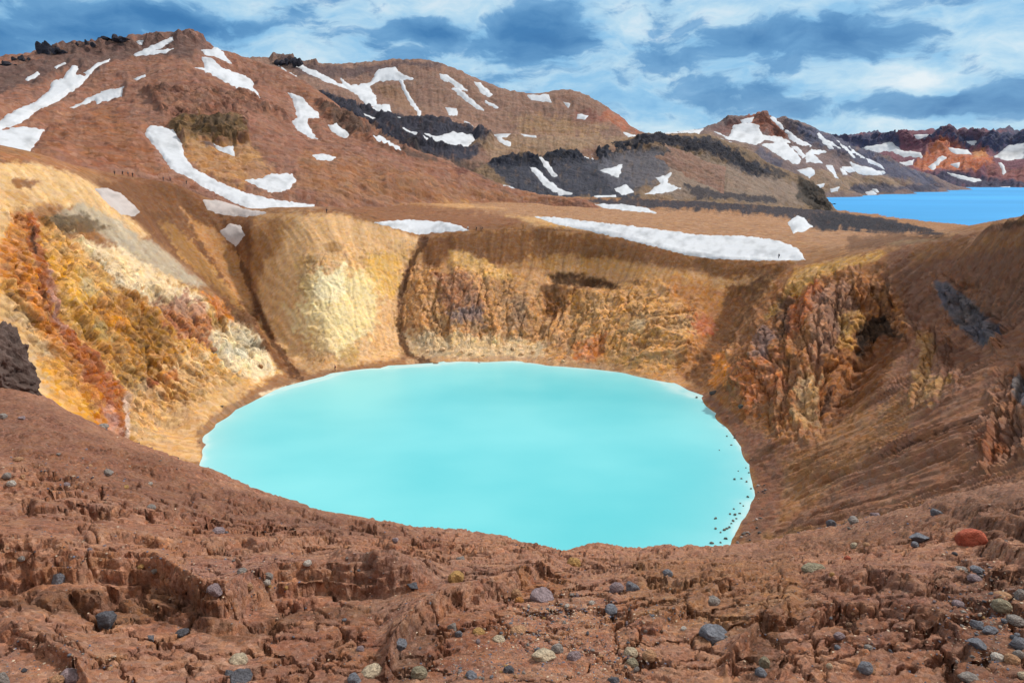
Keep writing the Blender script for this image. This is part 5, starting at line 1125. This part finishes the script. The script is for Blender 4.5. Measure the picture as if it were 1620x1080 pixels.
# stones along the right shore of the crater lake
at_c = lookup(C_)
def shore_stone(qx, qy, w, on_water, lab, grp, c):
    p = Vector(on_z(qx, qy, LAKE_Z)) if on_water else at_c(qx, qy)
    if p is None: return
    s = p.length / F_PX
    tag(put_stone(random.choice(SML), p, w * s, w * s * random.uniform(.5, .8), random.uniform(0, 6.28), c, .3, None, .25), lab, 'stone', grp)
for qx, qy, w in [(1132,820,6),(1132,836,6),(1162,758,5),(1173,757,4),(1181,762,5),(1180,740,3),(1155,813,5),(1163,814,6),(1170,812,5),(1146,838,7),(1150,836,6),(1154,834,5),(1148,852,7),(1126,859,8),(1140,858,5),(1160,824,6),(1165,820,5),(1183,786,5),(1171,796,4),(1157,828,4),(1150,690,4),(1157,704,4),(1138,712,3),(1166,690,3),(1135,660,4),(1102,629,5),(1188,773,4),(1176,800,4),(1161,805,4),(1140,842,4),(1168,745,3),(1185,748,4)]:
    shore_stone(qx, qy, w * .85, True, 'dark stone standing in the milky shallows by the shore', 'dark stones in the lake shallows', '#54554f')
for _ in range(24):
    t_ = random.random(); qx = 1160 + 40 * math.sin(t_ * 2.6) + abs(random.gauss(0, 11)); qy = 862 - t_ * 110
    shore_stone(qx, qy, random.choice((3, 3, 4, 5, 6)), False, 'grey stone on the dark stony beach at the lake edge', 'stones on the lake beach', random.choice(('#55504d', '#6a645f', '#4a4644', '#857b74')))
for _ in range(6):
    qx, qy = random.choice([(325, 705), (331, 690), (345, 665), (360, 655), (1168, 690), (1182, 715), (1196, 745), (1120, 630)]); qx += random.gauss(0, 8) ; qy += random.gauss(0, 8)
    shore_stone(qx, qy, random.choice((3, 3, 4, 5)), False, 'brown stone on the narrow beach of the crater lake', 'brown stones on the lake beach', random.choice(('#6b5646', '#8a745f', '#54473c')))
for qx, qy, w, h, c, lab in [(1128,623,12,6,'#3d3a38','dark flat boulder above the beach at the bend of the shore'), (1172,645,9,6,'#4a4c48','dark boulder at the foot of the right crag'), (413,582,7,8,'#7a5a3a','lone brown boulder on the pale foot of the coloured wall'), (337,556,12,7,'#8a6a50','brown block on the pale patch of the coloured wall'), (690,576,10,4,'#6b5a48','flat stone bank where the second gully meets the lake'), (758,575,7,3,'#4a4038','flat dark stone at the far shore')]:
    p = at_c(qx, qy)
    if p is not None:
        s = p.length / F_PX; tag(put_stone(random.choice(ANG), p, w * s, h * s * 1.2, random.uniform(-.4, .4), c, .3), lab, 'boulder')
for n, (qx, qy, w) in enumerate([(676,556,7),(700,553,9),(733,556,10),(745,560,8),(790,557,6),(812,552,9),(826,560,8),(843,556,7),(765,562,6),(660,565,6),(870,568,6),(890,572,7)]):
    p = at_c(qx, qy)
    if p is not None:
        s = p.length / F_PX; tag(put_stone(random.choice(ANG), p, w * s, w * s * .7, random.uniform(0, 6), '#b59b78', .3), 'pale fallen block at the foot of the back wall', 'boulder', 'fallen blocks under the back wall')

# black crags along the mountain skyline
at_l = lookup(ML); at_m = lookup(MM)
def crag(qx, qy, w, h, at, lab, c='#47454b', n=9):
    p = at(qx, qy)
    if p is None: return
    s = p.length / F_PX; V = []; Fc = []; n0 = 0; rg_ = random.Random(int(qx))
    for k in range(n):
        v, f = CR_SH[rg_.randrange(4)]; sw = w * s * rg_.uniform(.10, .22); shh = h * s * rg_.uniform(.4, .95) * (1 - abs(k / (n - 1) - .45) * .7)
        q = v * np.array([sw, sw * .9, shh]) + np.array([(k / (n - 1) - .5) * w * s, rg_.uniform(-.2, .2) * w * s, shh * .25]); V.append(q); Fc.append(f + n0); n0 += len(q)
    Vv = np.concatenate(V); cc = np.tile(alb(c), (n0, 1)) * (1 + .3 * fbm3(Vv[:, 0] / 3, Vv[:, 1] / 3, Vv[:, 2] / 3, 3, 3))[:, None]
    o = link('rock_crag', mesh_from('rock_crag', Vv, np.concatenate(Fc), cc, False), M_NEARM); o.location = p
    tag(o, lab, 'crag', 'black crags on the skyline')
def shp(seed):
    me = rock_mesh('crag_shape', seed, True, 3, .35); v = np.array([x.co for x in me.vertices]); f = np.array([list(q.vertices) for q in me.polygons]); bpy.data.meshes.remove(me); return v, f
CR_SH = [shp(80 + k) for k in range(4)]
crag(80, 84, 30, 13, at_l, 'jagged black crag standing highest on the skyline slope'); crag(40, 96, 22, 8, at_l, 'low black crag lowest on the skyline slope'); crag(137, 72, 18, 8, at_l, 'small double black crag on the skyline slope', n=3); crag(182, 64, 32, 7, at_l, 'long flat black crag nearest the summit'); crag(10, 104, 22, 6, at_l, 'black crag at the edge of the photo')
crag(455, 101, 32, 11, at_m, 'black crag on the far skyline between the two mountains')

# ---------------- hikers
def person_mesh(name, stride, arm):
    J = [(0, 0, .93), (0, 0, 1.12), (0, .01, 1.38), (0, .01, 1.50), (0, .03, 1.60), (0, .03, 1.72)]
    rad = [(.15, .11), (.14, .10), (.17, .11), (.06, .06), (.085, .10), (.07, .08)]
    E = [(0, 1), (1, 2), (2, 3), (3, 4), (4, 5)]
    def add(p, r, a): J.append(p); rad.append(r); E.append((a, len(J) - 1)); return len(J) - 1
    for s in (-1, 1):
        h = add((.10 * s, 0, .86), (.095, .095), 0); k = add((.11 * s, .05 + stride * s * .5, .48), (.06, .065), h); f = add((.115 * s, stride * s - .02, .08), (.042, .045), k); add((.12 * s, stride * s + .13, .04), (.04, .03), f)
        sh_ = add((.20 * s, .0, 1.40), (.06, .06), 2); e = add((.27 * s, -.02 - arm * s * .4, 1.14), (.045, .045), sh_); w = add((.27 * s, .10 - arm * s, .92), (.034, .034), e); add((.265 * s, .13 - arm * s, .83), (.035, .022), w)
    me = bpy.data.meshes.new(name); me.from_pydata(J, E, []); o = bpy.data.objects.new(name, me); COL.objects.link(o)
    md = o.modifiers.new('skin', 'SKIN'); o.modifiers.new('sub', 'SUBSURF').levels = 1
    for i_, r_ in enumerate(rad): me.skin_vertices[0].data[i_].radius = r_
    me.skin_vertices[0].data[0].use_root = True
    dg = bpy.context.evaluated_depsgraph_get(); out = bpy.data.meshes.new_from_object(o.evaluated_get(dg)); out.name = name
    bpy.data.objects.remove(o); bpy.data.meshes.remove(me)
    return out
def cloth(name, c):
    m = bpy.data.materials.new(name); m.use_nodes = True; b = m.node_tree.nodes['Principled BSDF']; b.inputs['Base Color'].default_value = (*alb(c), 1); b.inputs['Roughness'].default_value = .9; return m
M_SKIN, M_TROU, M_HAIR = cloth('skin', '#b98a6e'), cloth('dark_trousers', '#23242b'), cloth('hair', '#2e241d')
POSE = [(.16, .12), (.0, .03), (-.14, -.10)]
JACK = {'black': '#1f2026', 'navy': '#27324d', 'red': '#8e2f2a', 'grey': '#5f646c', 'white': '#d8d8d6', 'brown': '#4d3a30'}
def person(qx, qy, at, jack, pack, yaw, lab, grp=None, k=0):
    p = at(qx, qy)
    if p is None: return
    me = person_mesh('person', *POSE[k % 3]); me.materials.clear()
    for m in (cloth(jack + '_jacket', JACK[jack]), M_TROU, M_SKIN): me.materials.append(m)
    for f in me.polygons:
        z = f.center.z; f.use_smooth = True
        f.material_index = 1 if z < .92 and abs(f.center.x) < .24 else (2 if z > 1.47 or z < .9 else 0)
    o = bpy.data.objects.new('person', me); COL.objects.link(o); o.location = p; o.rotation_euler.z = yaw
    tag(o, lab, 'person', grp)
    h = rock_mesh('hair', 90, False, 2, .05); h.materials.append(M_HAIR); ho = bpy.data.objects.new('hair', h); COL.objects.link(ho); ho.parent = o; ho.location = (0, .0, 1.70); ho.scale = (.092, .11, .09)
    if pack:
        b = rock_mesh('backpack', 91, False, 3, .1); b.materials.append(cloth(pack + '_backpack', JACK[pack])); bo = bpy.data.objects.new('backpack', b); COL.objects.link(bo); bo.parent = o; bo.location = (0, -.19, 1.22); bo.scale = (.16, .11, .25)
HK = 'hikers on the path along the crater rim'
at_cl = at_c
PEOPLE = [(181, 277, 'black', None, 1.2, 'person in dark clothes walking first on the path left of the snow tongue', 0), (194, 278, 'brown', 'black', 1.3, 'person in brown walking second on the path left of the snow tongue', 2), (203, 279, 'grey', None, 1.3, 'person in grey walking third on the path left of the snow tongue', 0), (210, 280, 'black', 'black', 1.2, 'person with dark pack walking fourth on the path left of the snow tongue', 1),
          (259, 286, 'navy', 'grey', 1.9, 'leftmost person of three at the foot of the snow tongue', 0), (267, 286, 'red', None, 2.2, 'person in a red top between two others at the snow tongue', 1), (271, 287, 'navy', None, 1.6, 'person in navy nearest the snow tongue of three', 2), (294, 293, 'black', 'black', 1.5, 'person standing alone on the edge of the snow tongue', 1),
          (517, 337, 'navy', 'black', .6, 'person standing alone on top of the ochre buttress', 0), (740, 365, 'white', None, 2.5, 'person in white crouched at the end of the rim snow bed', 1), (753, 366, 'black', 'black', 1.6, 'person in black standing behind a second on the rim', 0), (760, 366, 'black', None, -1.6, 'person in black of a close pair on the rim', 1), (763, 366, 'navy', 'black', 1.6, 'person in navy of a close pair on the rim', 2),
          (828, 362, 'brown', None, 1.4, 'person alone on the rim above the streaked brown wall', 1), (1232, 410, 'navy', 'black', .4, 'person in dark clothes crossing the long snowfield', 0), (531, 586, 'black', 'red', 1.5, 'person standing on the beach beside the turquoise lake', 1)]
for k, (qx, qy, ja, pk, yw, lab, po) in enumerate(PEOPLE):
    cand = [q for q in (at_c(qx, qy), at_l(qx, qy) if qy < 300 else None) if q is not None]
    near_ = min(cand, key=lambda v: v.length)
    person(qx, qy, lambda a_, b_, v=near_: v, ja, pk, yw, lab, HK if qy < 400 else None, po)
